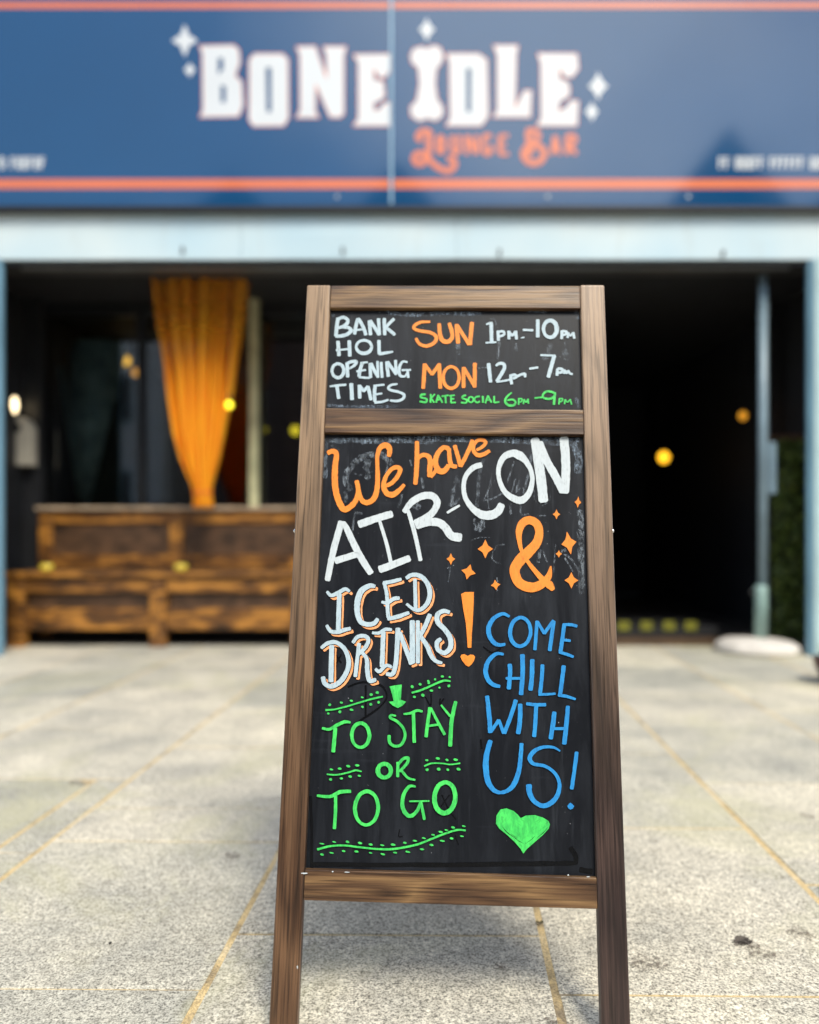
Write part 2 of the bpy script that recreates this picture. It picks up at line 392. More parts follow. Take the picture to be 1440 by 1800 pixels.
G = .0006
for za, zb in ((z1, BL-.0008), (z3, z2), (z5, z4)):
    bent_box('rail', BS+G, BW-BS-G, .0012, TH-.001, za, zb, M['rail'], board, .0016)
up = box('chalkboard', BS+G, BW-BS-G, PD, PD+.006, z2+.0004, z1-.0004, M['chalk'], board); tag(up, label='small upper chalkboard with opening times')
lo = box('chalkboard', BS+G, BW-BS-G, PD, PD+.006, z4+.0004, z3-.0004, M['chalk'], board); tag(lo, label='tall lower chalkboard with the drinks message')
# rear frame, hinged at the top
rear_pts = []
def rear(name, x0, x1, y0, y1, da, db, mat, bev=.002):
    o = box(name, x0, x1, y0, y1, -db, -da, mat, board, bev, 2)
    R = Matrix.Rotation(2*t_, 4, 'X')
    o.matrix_local = Matrix.Translation((0, TH+.002, BL-.004)) @ R @ Matrix.Translation(o.location)
    return o
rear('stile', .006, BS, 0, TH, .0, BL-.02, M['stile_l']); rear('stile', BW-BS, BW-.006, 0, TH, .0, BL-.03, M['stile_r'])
for a, b in ((0, .045), (BL-z3-.01, BL-z2+.0), (BL-z4, BL-z5)): rear('rail', BS+G, BW-BS-G, .001, TH-.001, a, b, M['rail'])
rear('chalkboard', BS+G, BW-BS-G, .006, .012, .046, BL-z2-.012, M['chalk']); rear('chalkboard', BS+G, BW-BS-G, .006, .012, BL-z3+.002, BL-z4-.001, M['chalk'])
for x in (.09, BW-.09):
    bm = bmesh.new(); addbox(bm, x-.02, x+.02, TH-.004, TH+.008, BL-.001, BL+.0016, .0005)
    addtube(bm, (x-.02, TH+.002, BL+.002), (x+.02, TH+.002, BL+.002), .003, seg=10); bmobj('hinge', bm, M['grey'], board)
for px, sx in ((519, -1), (1077, 1)):
    vv = trace(px, 931)[1]; x = 0 if sx < 0 else BW
    bm = bmesh.new(); addtube(bm, (x-.004*sx, .011, vv), (x+.0022*sx, .011, vv), .0042, .0036, 14); addtube(bm, (x+.0022*sx, .011, vv), (x+.0036*sx, .011, vv), .0036, .002, 14)
    bmobj('bolt', bm, M['steel'], board, smooth=False)
for x in (.03, BW-.03):
    bm = bmesh.new(); addtube(bm, (x, TH, .45), (x, .33, .52), .0012, seg=6); bmobj('stay_cord', bm, M['grey'], board)

# ------------------------------------------------------------------ hand lettering
LAYER = [0]
def smooth_path(pts, ws, closed, n=7):
    if len(pts) == 2 and not closed:
        (x0, y0), (x1, y1) = pts
        return [((x0+(x1-x0)*k/6), y0+(y1-y0)*k/6) for k in range(7)], [ws[0]+(ws[1]-ws[0])*k/6 for k in range(7)]
    L = len(pts); out = []; wo = []
    segs = L if closed else L-1
    for i in range(segs):
        g = lambda k: pts[k % L] if closed else pts[min(max(k, 0), L-1)]
        p0, p1, p2, p3 = g(i-1), g(i), g(i+1), g(i+2)
        w1 = ws[i % L]; w2 = ws[(i+1) % L] if closed else ws[min(i+1, L-1)]
        for k in range(n):
            t = k/n; t2 = t*t; t3 = t2*t
            out.append(tuple(.5*((2*p1[c])+(-p0[c]+p2[c])*t+(2*p0[c]-5*p1[c]+4*p2[c]-p3[c])*t2+(-p0[c]+3*p1[c]-3*p2[c]+p3[c])*t3) for c in (0, 1)))
            wo.append(w1+(w2-w1)*t)
    if not closed: out.append(pts[-1]); wo.append(ws[-1])
    return out, wo
class Ink:
    def __init__(s, mapper, jag=.07, cap=.35):
        s.v = []; s.f = []; s.map = mapper; s.jag = jag; s.cap = cap
    def stroke(s, pts, w, closed=False):
        LAYER[0] += 1; z = LAYER[0]*6e-6
        ws = list(w) if isinstance(w, (list, tuple)) else [w]*len(pts)
        P_, W_ = smooth_path(pts, ws, closed)
        n = len(P_); base = len(s.v)
        if not closed and s.cap:
            # blunt, slightly rounded pen ends
            for end in (0, -1):
                q = P_[end]; r = P_[1 if end == 0 else -2]; d = math.hypot(q[0]-r[0], q[1]-r[1]) or 1
                k = W_[end]*.5*s.cap
                e = (q[0]+(q[0]-r[0])/d*k, q[1]+(q[1]-r[1])/d*k)
                if end == 0: P_.insert(0, e); W_.insert(0, W_[0]*.62)
                else: P_.append(e); W_.append(W_[-1]*.62)
            n = len(P_)
        for i, (p, ww) in enumerate(zip(P_, W_)):
            a = P_[(i-1) % n] if (closed or i > 0) else p; b = P_[(i+1) % n] if (closed or i < n-1) else p
            dx, dy = b[0]-a[0], b[1]-a[1]; L = math.hypot(dx, dy) or 1; nx, ny = -dy/L, dx/L
            j1 = 1+s.jag*noise.noise(Vector((p[0]*.06, p[1]*.06, z*1e5)))*2; j2 = 1+s.jag*noise.noise(Vector((p[0]*.06, p[1]*.06, z*1e5+9)))*2
            zz = z+i*5e-7
            s.v.append(s.map(p[0]+nx*ww*.5*j1, p[1]+ny*ww*.5*j1, zz)); s.v.append(s.map(p[0]-nx*ww*.5*j2, p[1]-ny*ww*.5*j2, zz))
        for i in range(n if closed else n-1):
            j = (i+1) % n; s.f.append((base+2*i, base+2*i+1, base+2*j+1, base+2*j))
        return s
    def poly(s, *loops, jitter=0):
        LAYER[0] += 1; z = LAYER[0]*6e-6; base = len(s.v)
        fl = [q for lp in loops for q in lp]
        tris = tessellate_polygon([[Vector((x, -y, 0)) for x, y in lp] for lp in loops])
        s.v += [s.map(x, y, z) for x, y in fl]; s.f += [tuple(base+i for i in t) for t in tris]; return s
    def dot(s, x, y, rx, ry, rot=0, n=10):
        lp = []
        for i in range(n):
            t = 2*math.pi*i/n; k = 1+.25*noise.noise(Vector((x+math.cos(t), y+math.sin(t), 3)))
            cx, cy = rx*k*math.cos(t), ry*k*math.sin(t); c, q = math.cos(rot), math.sin(rot)
            lp.append((x+cx*c-cy*q, y+cx*q+cy*c))
        return s.poly(lp)
    def star(s, x, y, rx, ry, rot=0, pinch=.42):
        lp = []
        for i in range(16):
            t = 2*math.pi*i/16; ph = i % 4; k = {0: 1, 1: .62, 2: pinch*1.22, 3: .62}[ph]
            cx, cy = rx*k*math.cos(t), ry*k*math.sin(t); c, q = math.cos(math.radians(rot)), math.sin(math.radians(rot))
            lp.append((x+cx*c-cy*q, y+cx*q+cy*c))
        return s.poly(lp)
    def build(s, name, mat, parent):
        o = meshobj(name, s.v, s.f, mat, parent)
        if name in ('chalk_smudge', 'chalk_residue', 'black_touch_up', 'paint_fleck', 'small_print', 'brush_marks', 'painted_dots'): o['kind'] = 'stuff'
        return o
def ell(cx, cy, rx, ry, n=12, rot=0, ph=0):
    c, q = math.cos(math.radians(rot)), math.sin(math.radians(rot))
    return [(cx+rx*math.cos(2*math.pi*i/n+ph)*c-ry*math.sin(2*math.pi*i/n+ph)*q, cy+rx*math.cos(2*math.pi*i/n+ph)*q+ry*math.sin(2*math.pi*i/n+ph)*c) for i in range(n)]
def crop(ox, oy, sc, panel):
    c = Vector(panel.location)
    def m(x, y, z):
        uu, vv = trace(ox+x/sc, oy+y/sc, PD); return (uu-c.x, PD-c.y-.00025-z, vv-c.z)
    return m
C1 = crop(560, 530, 5.5385, up); C2 = crop(800, 530, 5.5385, up)
C3 = crop(550, 750, 5.76, lo); C4 = crop(780, 750, 5.5385, lo); C5 = crop(550, 900, 5.3333, lo); C6 = crop(780, 880, 5.5385, lo)
C7 = crop(550, 1000, 5.3333, lo); C8 = crop(790, 1030, 5.5385, lo); C9 = crop(540, 1170, 4.9655, lo); C10 = crop(540, 1320, 4.8, lo); C11 = crop(830, 1220, 5.6273, lo)
C0 = crop(0, 0, 1.0, lo); CU = crop(0, 0, 1.0, up)
def word(label, col, mapper, strokes, parent, closed=(), name='painted_word', jag=.07, **k):
    I = Ink(mapper, jag)
    for st in strokes: I.stroke(st[1], st[0], closed=len(st) > 2)
    return tag(I.build(name, P[col], parent), label=label)
c_ = True
# rubbed-out chalk under the lettering
gh = Ink(C4, .2)
for w, p in ((28, [(130, 480), (100, 600), (85, 740)]), (26, [(130, 480), (160, 590), (180, 640), (120, 740), (85, 750)]), (34, [(390, 310), (350, 450), (335, 620), (320, 780)]), (12, [(500, 520), (440, 610), (390, 720)]), (12, [(475, 460), (430, 650), (440, 800)]),
             (14, [(380, 720), (480, 700), (580, 640)]), (12, [(700, 510), (660, 640)]), (22, [(830, 430), (800, 560), (780, 650)]), (16, [(740, 520), (700, 640), (760, 590), (800, 640)]), (14, [(685, 340), (640, 480), (610, 560)]), (26, [(860, 270), (830, 380)]),
             (14, [(880, 620), (890, 720), (990, 780)]), (10, [(1040, 640), (1030, 720), (960, 770)]), (24, [(650, 750), (655, 850)]), (16, [(750, 750), (755, 850), (830, 850)]), (12, [(910, 868), (990, 865)]), (40, [(380, 880), (385, 1000)]), (26, [(300, 900), (310, 1010)])): gh.stroke(p, w)
gh.build('chalk_smudge', P['c'], lo)
gh = Ink(C3, .25)
for w, p in ((60, [(380, 640), (330, 540), (380, 420), (480, 320), (600, 280), (720, 300), (800, 380)]), (70, [(560, 340), (540, 430), (560, 520)]), (12, [(420, 470), (480, 490), (600, 460)]), (20, [(720, 310), (760, 380), (740, 470)]), (40, [(330, 660), (340, 760)]),
             (22, [(430, 880), (410, 960), (405, 1050)]), (24, [(430, 870), (500, 880)]), (28, [(900, 690), (890, 760), (860, 820)]), (26, [(1100, 520), (1120, 620)]), (14, [(985, 330), (1000, 400)]), (60, [(1000, 780), (1080, 820)]), (50, [(1420, 640), (1400, 800)]), (20, [(190, 190), (270, 240)])): gh.stroke(p, w)
gh.build('chalk_smudge', P['c'], lo)
gh = Ink(C6, .25)
for w, p in ((14, [(590, 430), (520, 440), (480, 510), (480, 580), (560, 620)]), (30, [(940, 480), (920, 600)]), (14, [(960, 480), (1010, 600)]), (18, [(1170, 520), (1240, 570), (1320, 690)]), (14, [(1180, 560), (1260, 690)]), (12, [(1090, 430), (1070, 700)]), (10, [(260, 390), (350, 360), (450, 360)]), (10, [(70, 640), (45, 790)]), (10, [(35, 660), (100, 630)]),
             (60, [(1330, 100), (1340, 500), (1345, 900)]), (14, [(520, 750), (520, 880)]), (8, [(92, 950), (92, 1010)]), (40, [(350, 210), (350, 300)]), (30, [(1230, 450), (1150, 500)])): gh.stroke(p, w)
gh.build('chalk_smudge', P['c'], lo)
gh = Ink(C0, .3)
for w, p in ((9, [(572, 775), (640, 773), (700, 772), (760, 771), (840, 773), (940, 774), (1018, 774)]), (7, [(636, 778), (680, 776), (760, 777)]), (14, [(1008, 780), (1015, 800), (1018, 830)]), (8, [(573, 780), (571, 840)]), (5, [(900, 778), (960, 780), (1000, 782)])): gh.stroke(p, w)
gh.build('chalk_residue', P['C'], lo)
gh = Ink(CU, .3)
for w, p in ((6, [(582, 549), (586, 556)]), (7, [(680, 550), (720, 553), (780, 551), (845, 552)]), (5, [(930, 547), (960, 548)]), (9, [(1013, 548), (1016, 560)]), (5, [(575, 713), (640, 715), (700, 714)]), (6, [(1012, 700), (1018, 716)])): gh.stroke(p, w)
gh.build('chalk_residue', P['C'], up)
gh = Ink(C2, .3)
for w, p in ((50, [(930, 420), (900, 520), (860, 560)]), (26, [(430, 400), (415, 560)]), (22, [(600, 410), (590, 480)]), (26, [(1090, 400), (1060, 430)]), (40, [(40, 300), (30, 480), (60, 500)]), (12, [(340, 170), (390, 180), (400, 230)]), (14, [(230, 650), (340, 640)]), (60, [(1060, 480), (1100, 560)])): gh.stroke(p, w)
gh.build('chalk_smudge', P['c'], up)
bk = Ink(C0, .2)
for w, p in ((8, [(550, 1519), (700, 1520), (860, 1519), (1010, 1517)]), (8, [(1012, 1518), (1012, 1505), (1003, 1490)]), (5, [(548, 1530), (548, 1460), (546, 1400)]), (3.5, [(612, 1207), (640, 1199), (670, 1205), (680, 1225), (665, 1245), (640, 1262), (620, 1275)]), (3, [(643, 1205), (643, 1258)]), (2.5, [(748, 1225), (757, 1240), (758, 1220)]), (2.5, [(774, 1228), (773, 1238), (780, 1228)]), (2, [(777, 1397), (790, 1425), (802, 1440)]), (2, [(790, 1397), (775, 1418)]), (1.6, [(703, 1458), (701, 1470), (708, 1470)]), (1.6, [(800, 1468), (806, 1485)]), (3, [(845, 1300), (847, 1316)]), (2.5, [(590, 1150), (600, 1165)]), (2.5, [(600, 1150), (592, 1165)]), (2.5, [(850, 1137), (865, 1147), (880, 1140)]), (9, [(1020, 1528), (1040, 1532)])): bk.stroke(p, w)
bk.build('black_touch_up', P['k'], lo)

word('pale blue word "BANK"', 'p', C1, [(36, [(190, 165), (178, 250), (170, 335)]), ([30, 32, 34, 34, 30, 24], [(178, 180), (240, 155), (285, 180), (278, 215), (230, 248), (192, 258)]), ([28, 34, 38, 36, 34, 34], [(215, 248), (295, 258), (316, 288), (275, 322), (215, 338), (170, 338)]),
      (34, [(385, 170), (365, 240), (352, 318)]), (34, [(388, 170), (412, 205), (440, 260), (462, 325)]), (20, [(340, 283), (455, 270)]), (34, [(495, 190), (507, 325)]), (34, [(502, 190), (545, 250), (590, 325)]), (32, [(585, 170), (594, 325)]), (34, [(640, 168), (645, 325)]), (30, [(735, 172), (690, 215), (650, 262)]), (32, [(655, 255), (700, 288), (742, 325)])], up)
word('pale blue word "HOL"', 'p', C1, [(36, [(190, 390), (200, 528)]), (36, [(300, 385), (306, 532)]), (20, [(172, 477), (300, 463)]), ([28, 36, 36, 32, 26, 26, 28, 30], ell(443, 443, 75, 64, 8), c_), ([34, 34], [(588, 382), (592, 512)]), ([30, 30, 18], [(592, 512), (650, 503), (725, 490)])], up)
word('pale blue word "OPENING"', 'p', C1, [([34, 34, 34, 30, 30, 30, 30, 32], ell(190, 675, 58, 68, 8), c_), (34, [(280, 615), (285, 735)]), ([28, 30, 32, 28, 20], [(268, 612), (320, 588), (368, 588), (352, 622), (300, 655)]), (34, [(428, 600), (405, 670), (395, 730)]), (20, [(410, 600), (478, 592)]), (20, [(372, 682), (460, 668)]), (22, [(395, 738), (475, 745), (500, 740)]),
      (32, [(503, 605), (507, 742)]), (32, [(512, 605), (545, 675), (580, 735)]), (26, [(575, 585), (580, 740)]), (30, [(610, 595), (620, 740)]), (34, [(665, 590), (680, 730)]), (32, [(672, 590), (715, 650), (758, 710)]), (30, [(750, 575), (756, 705)]),
      ([20, 22, 30, 32, 30, 20, 18], [(865, 592), (820, 588), (790, 635), (785, 690), (800, 725), (840, 730), (865, 695)]), (20, [(812, 670), (898, 668)]), (26, [(868, 680), (874, 742)])], up)
word('pale blue word "TIMES"', 'p', C1, [([18, 24, 22], [(112, 828), (190, 818), (268, 812)]), (34, [(180, 825), (198, 945)]), (38, [(320, 802), (327, 955)]), (34, [(397, 818), (402, 942)]), (30, [(402, 820), (440, 875)]), (30, [(440, 875), (480, 830)]), (34, [(482, 830), (512, 958)]), (34, [(552, 820), (545, 900), (550, 975)]), (20, [(537, 822), (640, 812)]), (20, [(545, 908), (618, 897)]), ([24, 24, 20], [(548, 985), (620, 978), (680, 958)]),
      ([18, 24, 26, 26, 26, 28, 28, 26, 20], [(768, 805), (710, 815), (680, 842), (705, 865), (780, 882), (832, 910), (822, 948), (770, 970), (697, 965)])], up)
word('orange word "SUN"', 'o', C1, [([22, 28, 32, 32, 30, 34, 36, 36, 34, 30, 30], [(1085, 200), (1000, 203), (940, 232), (932, 265), (985, 287), (1090, 305), (1145, 345), (1130, 400), (1055, 435), (985, 415), (950, 362)]), ([36, 38, 44, 44, 40, 38, 38, 36], [(1176, 220), (1180, 300), (1200, 370), (1240, 395), (1280, 382), (1303, 345), (1295, 280), (1272, 215)]), ([40, 42], [(1345, 228), (1358, 405)]), ([34, 36], [(1352, 235), (1465, 418)]), ([40, 42], [(1495, 208), (1474, 420)])], up)
word('orange word "MON"', 'o', C1, [([40, 38], [(1035, 612), (1020, 845)]), (34, [(1038, 615), (1105, 712)]), (34, [(1105, 712), (1175, 615)]), (38, [(1175, 610), (1186, 845)]), ([34, 32, 34, 34, 32, 30, 30, 30], ell(1292, 742, 78, 106, 8), c_), (36, [(1412, 645), (1412, 838)]), (34, [(1417, 650), (1518, 825)]), (38, [(1522, 605), (1520, 835)])], up)
word('green words "SKATE SOCIAL"', 'g', C1, [(20, [(1042, 905), (1000, 910), (1000, 935), (1050, 950), (1045, 982), (987, 975)]), (18, [(1095, 905), (1090, 985)]), (16, [(1132, 905), (1095, 945)]), (16, [(1097, 945), (1125, 985)]), (18, [(1165, 915), (1145, 985)]), (18, [(1165, 915), (1207, 985)]), (14, [(1150, 960), (1195, 955)]), (16, [(1200, 925), (1265, 915)]), (18, [(1235, 920), (1240, 990)]), (18, [(1290, 920), (1290, 985)]), (15, [(1275, 920), (1325, 915)]), (14, [(1285, 950), (1320, 950)]), (15, [(1290, 988), (1335, 985)]),
      (18, [(1434, 915), (1404, 925), (1404, 945), (1444, 960), (1434, 988), (1389, 985)]), (16, ell(1484, 957, 25, 26, 8), c_), (17, [(1569, 925), (1529, 935), (1519, 965), (1544, 985), (1569, 975)]), (20, [(1599, 925), (1601, 985)]), (17, [(1649, 920), (1624, 990)]), (17, [(1649, 920), (1684, 985)]), (12, [(1629, 965), (1674, 960)]), (18, [(1709, 925), (1710, 985)]), (16, [(1712, 987), (1759, 980)])], up)
word('green figures "6PM -9PM"', 'g', C2, [([14, 20, 24, 24, 22, 20, 18, 16], [(550, 890), (505, 930), (488, 975), (520, 1012), (570, 1012), (588, 980), (560, 957), (510, 965)]), (16, [(620, 950), (618, 1005)]), (14, [(615, 950), (650, 950), (645, 975), (620, 985)]), (16, [(665, 1000), (670, 958)]), (14, [(672, 955), (690, 982), (708, 955)]), (16, [(710, 952), (714, 995)]), (16, [(775, 942), (850, 935)]), ([22, 22, 20, 20, 22, 22, 20], [(960, 890), (900, 876), (857, 905), (862, 940), (920, 950), (965, 925), (970, 888)]), (24, [(972, 888), (962, 1005)]), (16, [(1015, 950), (1010, 1002)]), (14, [(1012, 948), (1045, 950), (1040, 970), (1018, 980)]), (15, [(1065, 1000), (1070, 958)]), (13, [(1072, 955), (1092, 982), (1118, 958)]), (15, [(1120, 955), (1134, 1003)])], up)
word('white opening hours "1PM - 10PM"', 'p', C2, [([18, 26], [(305, 225), (345, 212)]), (36, [(350, 208), (357, 395)]), (18, [(300, 405), (400, 398)]), (30, [(418, 290), (422, 382)]), (24, [(420, 298), (470, 295), (476, 325), (432, 345)]), (30, [(522, 292), (525, 368)]), (26, [(525, 295), (555, 332), (588, 295)]), (30, [(590, 292), (598, 368)]), ([8, 18], [(640, 358), (672, 352)]), (22, [(662, 280), (758, 283)]), (36, [(805, 182), (805, 348)]), ([44, 40, 34, 30, 34, 36, 38, 42], ell(925, 270, 65, 82, 8), c_), (28, [(1040, 288), (1037, 365)]), (24, [(1040, 292), (1082, 295), (1078, 320), (1050, 330)]), (24, [(1102, 305), (1095, 355)]), (20, [(1102, 308), (1122, 335), (1148, 305)]), (26, [(1150, 305), (1160, 362)])], up)
word('white opening hours "12PM - 7PM"', 'p', C2, [(36, [(326, 608), (345, 785)]), ([24, 28, 32, 34, 36, 34, 30], [(400, 628), (430, 606), (472, 612), (480, 652), (450, 710), (418, 760), (405, 780)]), (20, [(405, 785), (460, 778), (528, 765)]), (30, [(540, 732), (550, 805)]), (26, [(532, 728), (580, 716), (600, 735), (565, 752)]), ([26, 24, 28, 26], [(600, 735), (640, 714), (678, 710), (680, 738)]), (22, [(725, 657), (806, 645)]), (20, [(832, 525), (975, 530)]), (38, [(966, 532), (940, 620), (907, 738)]), (28, [(995, 660), (992, 722)]), (26, [(1000, 657), (1045, 662), (1038, 690), (1005, 698)]), (22, [(1060, 705), (1068, 672), (1085, 700), (1102, 678), (1115, 702), (1142, 710)])], up)
# lower board
word('orange script word "We"', 'o', C3, [([46, 50, 54, 58, 62, 62, 66, 60, 56, 50, 46], [(155, 270), (200, 250), (240, 280), (228, 400), (224, 560), (245, 700), (285, 800), (330, 840), (400, 795), (445, 730), (462, 650)]), ([44, 46, 48, 50], [(445, 552), (458, 610), (470, 680), (490, 735)]), ([46, 52, 54, 56, 52, 46, 40, 40, 50, 58, 56, 42], [(478, 720), (520, 765), (575, 765), (625, 720), (650, 640), (658, 520), (655, 400), (655, 300), (680, 220), (735, 190), (778, 225), (772, 300)]),
      ([36, 42, 44, 46, 44, 42, 42, 50, 58, 58, 46, 34], [(745, 600), (805, 568), (865, 495), (885, 435), (850, 412), (790, 440), (738, 515), (718, 600), (745, 670), (805, 692), (870, 650), (925, 590)])], lo)
word('orange script word "have"', 'o', C3, [([40, 50, 48, 44], [(1055, 155), (1056, 300), (1050, 450), (1038, 582)]), ([36, 40, 50, 54, 54, 52], [(1062, 330), (1110, 290), (1165, 300), (1190, 350), (1185, 430), (1185, 505)]), ([44, 36, 30], [(1195, 505), (1230, 470), (1255, 410)]), ([44, 46, 50, 56, 60, 56, 46], [(1375, 225), (1320, 215), (1262, 280), (1242, 370), (1275, 445), (1330, 450), (1375, 395)]), ([42, 44, 46, 40], [(1378, 225), (1385, 320), (1405, 395), (1455, 405)]),
      ([40, 42, 44], [(1437, 195), (1465, 290), (1495, 400)]), ([40, 42, 44, 38], [(1498, 402), (1545, 310), (1592, 210), (1618, 140)]), ([28, 32, 36, 36, 36, 36, 40, 42, 42, 36], [(1660, 238), (1710, 212), (1750, 168), (1720, 138), (1665, 145), (1628, 195), (1632, 255), (1670, 290), (1728, 282), (1788, 248)])], lo)
word('white word "AIR"', 'w', C5, [([60, 60, 62, 58, 52], [(268, 95), (235, 215), (200, 340), (165, 500), (140, 640)]), ([40, 58, 62, 64, 56], [(285, 100), (320, 160), (385, 300), (465, 450), (545, 575)]), (62, [(215, 458), (430, 392)]), ([72, 68, 66], [(438, 118), (580, 68), (740, 20)]), ([30, 34, 36], [(628, 90), (690, 290), (732, 470)]), ([70, 66, 62], [(630, 540), (760, 492), (905, 435)]),
      ([46, 62, 66, 68, 66, 62, 66, 64], [(858, 0), (925, -88), (1020, -145), (1115, -150), (1165, -95), (1145, -25), (1085, 40), (965, 105)]), ([34, 40, 40, 38, 36], [(893, -10), (925, 90), (955, 200), (985, 330), (1010, 455)]), ([70, 76, 76, 72, 78, 80], [(975, 130), (1060, 100), (1170, 98), (1240, 145), (1300, 225), (1385, 240)])], lo, jag=.05)
word('white word "CON" with its dash', 'w', C4, [([22, 28, 20], [(35, 840), (100, 800), (155, 770)]), ([54, 54, 46, 42, 46, 56, 80, 88, 80, 70], [(365, 375), (290, 400), (220, 475), (195, 570), (210, 690), (275, 790), (370, 858), (465, 862), (530, 825), (562, 762)]),
      ([70, 60, 46, 42, 50, 66, 72, 56, 44, 44, 56, 84], [(670, 262), (585, 300), (537, 400), (540, 510), (590, 630), (680, 700), (765, 715), (835, 640), (862, 520), (845, 420), (800, 340), (740, 285)], c_), ([84, 92, 96, 92], [(888, 125), (915, 300), (945, 500), (970, 725)]), ([72, 76, 78, 78], [(930, 160), (1000, 330), (1090, 490), (1160, 630)]), ([84, 86, 84, 80], [(1170, 115), (1185, 300), (1188, 480), (1180, 640)])], lo, jag=.05)
word('large orange ampersand', 'o', C6, [([40, 78, 56, 44, 36, 34, 44, 66, 78, 80, 80, 78, 88, 102, 108, 98, 94, 96, 84, 62, 12], [(1062, 868), (1030, 822), (960, 765), (880, 675), (815, 590), (762, 500), (738, 400), (734, 300), (768, 222), (835, 192), (905, 228), (930, 310), (905, 410), (830, 498), (745, 580), (690, 680), (735, 800), (850, 846), (950, 815), (1020, 740), (1042, 640)])], lo, name='painted_ampersand', jag=.03)
for x, y, rx, ry, r in ((70, 570, 42, 58, 0), (405, 472, 75, 92, 0), (242, 695, 72, 76, 14), (505, 822, 47, 52, -8), (1097, 135, 36, 48, 0), (1306, 18, 33, 56, 4), (1218, 415, 74, 114, -10), (1120, 520, 32, 36, 0), (1242, 777, 68, 80, 0)):
    Ink(C6, .1).star(x, y, rx, ry, r).build('painted_star', P['o'], lo)
ICED = [([26, 34, 38, 34, 24], [(135, 215), (175, 250), (245, 222), (305, 190), (345, 212)]), (44, [(250, 240), (245, 400), (240, 570)]), ([28, 34, 38, 38, 34], [(132, 530), (168, 585), (240, 592), (300, 572), (352, 560)]),
        ([34, 44, 56, 56, 50, 46, 44, 42, 36], [(582, 165), (530, 160), (455, 210), (420, 310), (420, 420), (455, 500), (525, 522), (580, 508), (608, 470)]),
        (34, [(668, 130), (690, 210), (700, 300)]), (36, [(700, 310), (702, 380), (710, 455)]), ([36, 36, 30], [(665, 135), (750, 118), (828, 98)]), ([26, 34, 38, 34], [(648, 312), (700, 318), (760, 282), (810, 275)]), ([38, 40, 32], [(705, 468), (800, 448), (900, 412)]),
        (34, [(958, 100), (965, 385)]), ([34, 38, 42, 44, 46, 42, 38, 32, 24], [(878, 88), (930, 58), (1005, 68), (1068, 128), (1098, 220), (1078, 315), (1015, 380), (950, 382), (880, 330)])]
DRINKS = [(46, [(178, 722), (172, 1055)]), ([30, 38, 38, 40, 44, 44, 46, 46, 42, 40], [(82, 742), (140, 698), (220, 690), (298, 750), (336, 850), (325, 950), (265, 1050), (180, 1100), (115, 1075), (97, 1015)]),
          (36, [(435, 700), (420, 830), (400, 1008)]), ([30, 36, 36, 38, 38, 34], [(378, 692), (420, 638), (488, 630), (522, 665), (498, 730), (430, 800)]), ([34, 38, 42, 44, 36], [(470, 790), (508, 850), (512, 950), (532, 1045), (590, 1040)]),
          ([26, 30, 32, 28], [(560, 600), (620, 602), (680, 568), (738, 572)]), (44, [(662, 595), (656, 760), (650, 915)]), ([28, 34, 32, 28], [(590, 938), (625, 962), (690, 905), (740, 922)]),
          ([46, 46, 44, 42, 34], [(800, 560), (792, 700), (778, 890), (748, 985), (692, 985)]), (42, [(815, 600), (872, 750), (925, 890)]), ([48, 50], [(932, 490), (935, 880)]),
          (38, [(985, 490), (985, 880)]), (42, [(1098, 430), (1050, 545), (1000, 635)]), ([40, 42, 42, 36, 26], [(1012, 635), (1070, 720), (1108, 810), (1155, 865), (1210, 882)]),
          ([32, 40, 46, 48, 46, 48, 48, 42, 40, 42, 36], [(1280, 408), (1225, 396), (1170, 430), (1172, 500), (1240, 572), (1288, 650), (1290, 735), (1235, 788), (1172, 755), (1165, 690), (1200, 658)])]
for nm, st, off in (('ICED', ICED, (24, 26)), ('DRINKS', DRINKS, (24, 24))):
    sh = [(([x*.92 for x in s[0]] if isinstance(s[0], list) else s[0]*.92), [(x+off[0], y+off[1]) for x, y in s[1]]) for s in st]
    word('peach drop shadow of the word "%s"' % nm, 's', C7, sh, lo, name='painted_shadow')
    word('dark gap edging of the word "%s"' % nm, 'k', C7, [(([x+4 for x in s[0]] if isinstance(s[0], list) else s[0]+4), [(x+5, y+6) for x, y in s[1]]) for s in st], lo, name='black_touch_up')
    word('pale blue word "%s" with peach drop shadow' % nm, 'p', C7, st, lo)
I = Ink(C8, .05); I.poly([(115, 80), (150, 62), (190, 60), (238, 60), (236, 180), (228, 340), (218, 480), (214, 602), (178, 602), (170, 480), (160, 360), (132, 210), (130, 190)])
tag(I.build('painted_exclamation_mark', P['o'], lo), label='tall orange exclamation stroke'); I = Ink(C8, .05)
I.poly([(107, 690), (118, 670), (148, 664), (178, 682), (205, 668), (235, 672), (250, 690), (240, 728), (215, 765), (188, 786), (160, 772), (125, 728)])
tag(I.build('painted_heart', P['o'], lo), label='small orange heart as the dot of the exclamation mark')
word('blue word "COME"', 'b', C8, [([24, 32, 40, 46, 46, 42, 36, 28], [(582, 298), (520, 272), (435, 315), (385, 395), (388, 480), (430, 548), (480, 575), (540, 568)]), ([36, 34, 36, 40, 40, 38, 34, 34], ell(690, 448, 100, 140, 8, 4), c_), (34, [(852, 345), (832, 620)]), (30, [(858, 350), (922, 462)]), (34, [(922, 462), (1012, 340)]), (38, [(1015, 345), (975, 628)]), (38, [(1118, 372), (1100, 500), (1080, 640)]), ([28, 30, 28], [(1110, 378), (1180, 378), (1240, 392)]), (26, [(1105, 525), (1175, 535)]), ([26, 30, 26], [(1068, 645), (1140, 665), (1205, 690)])], lo)
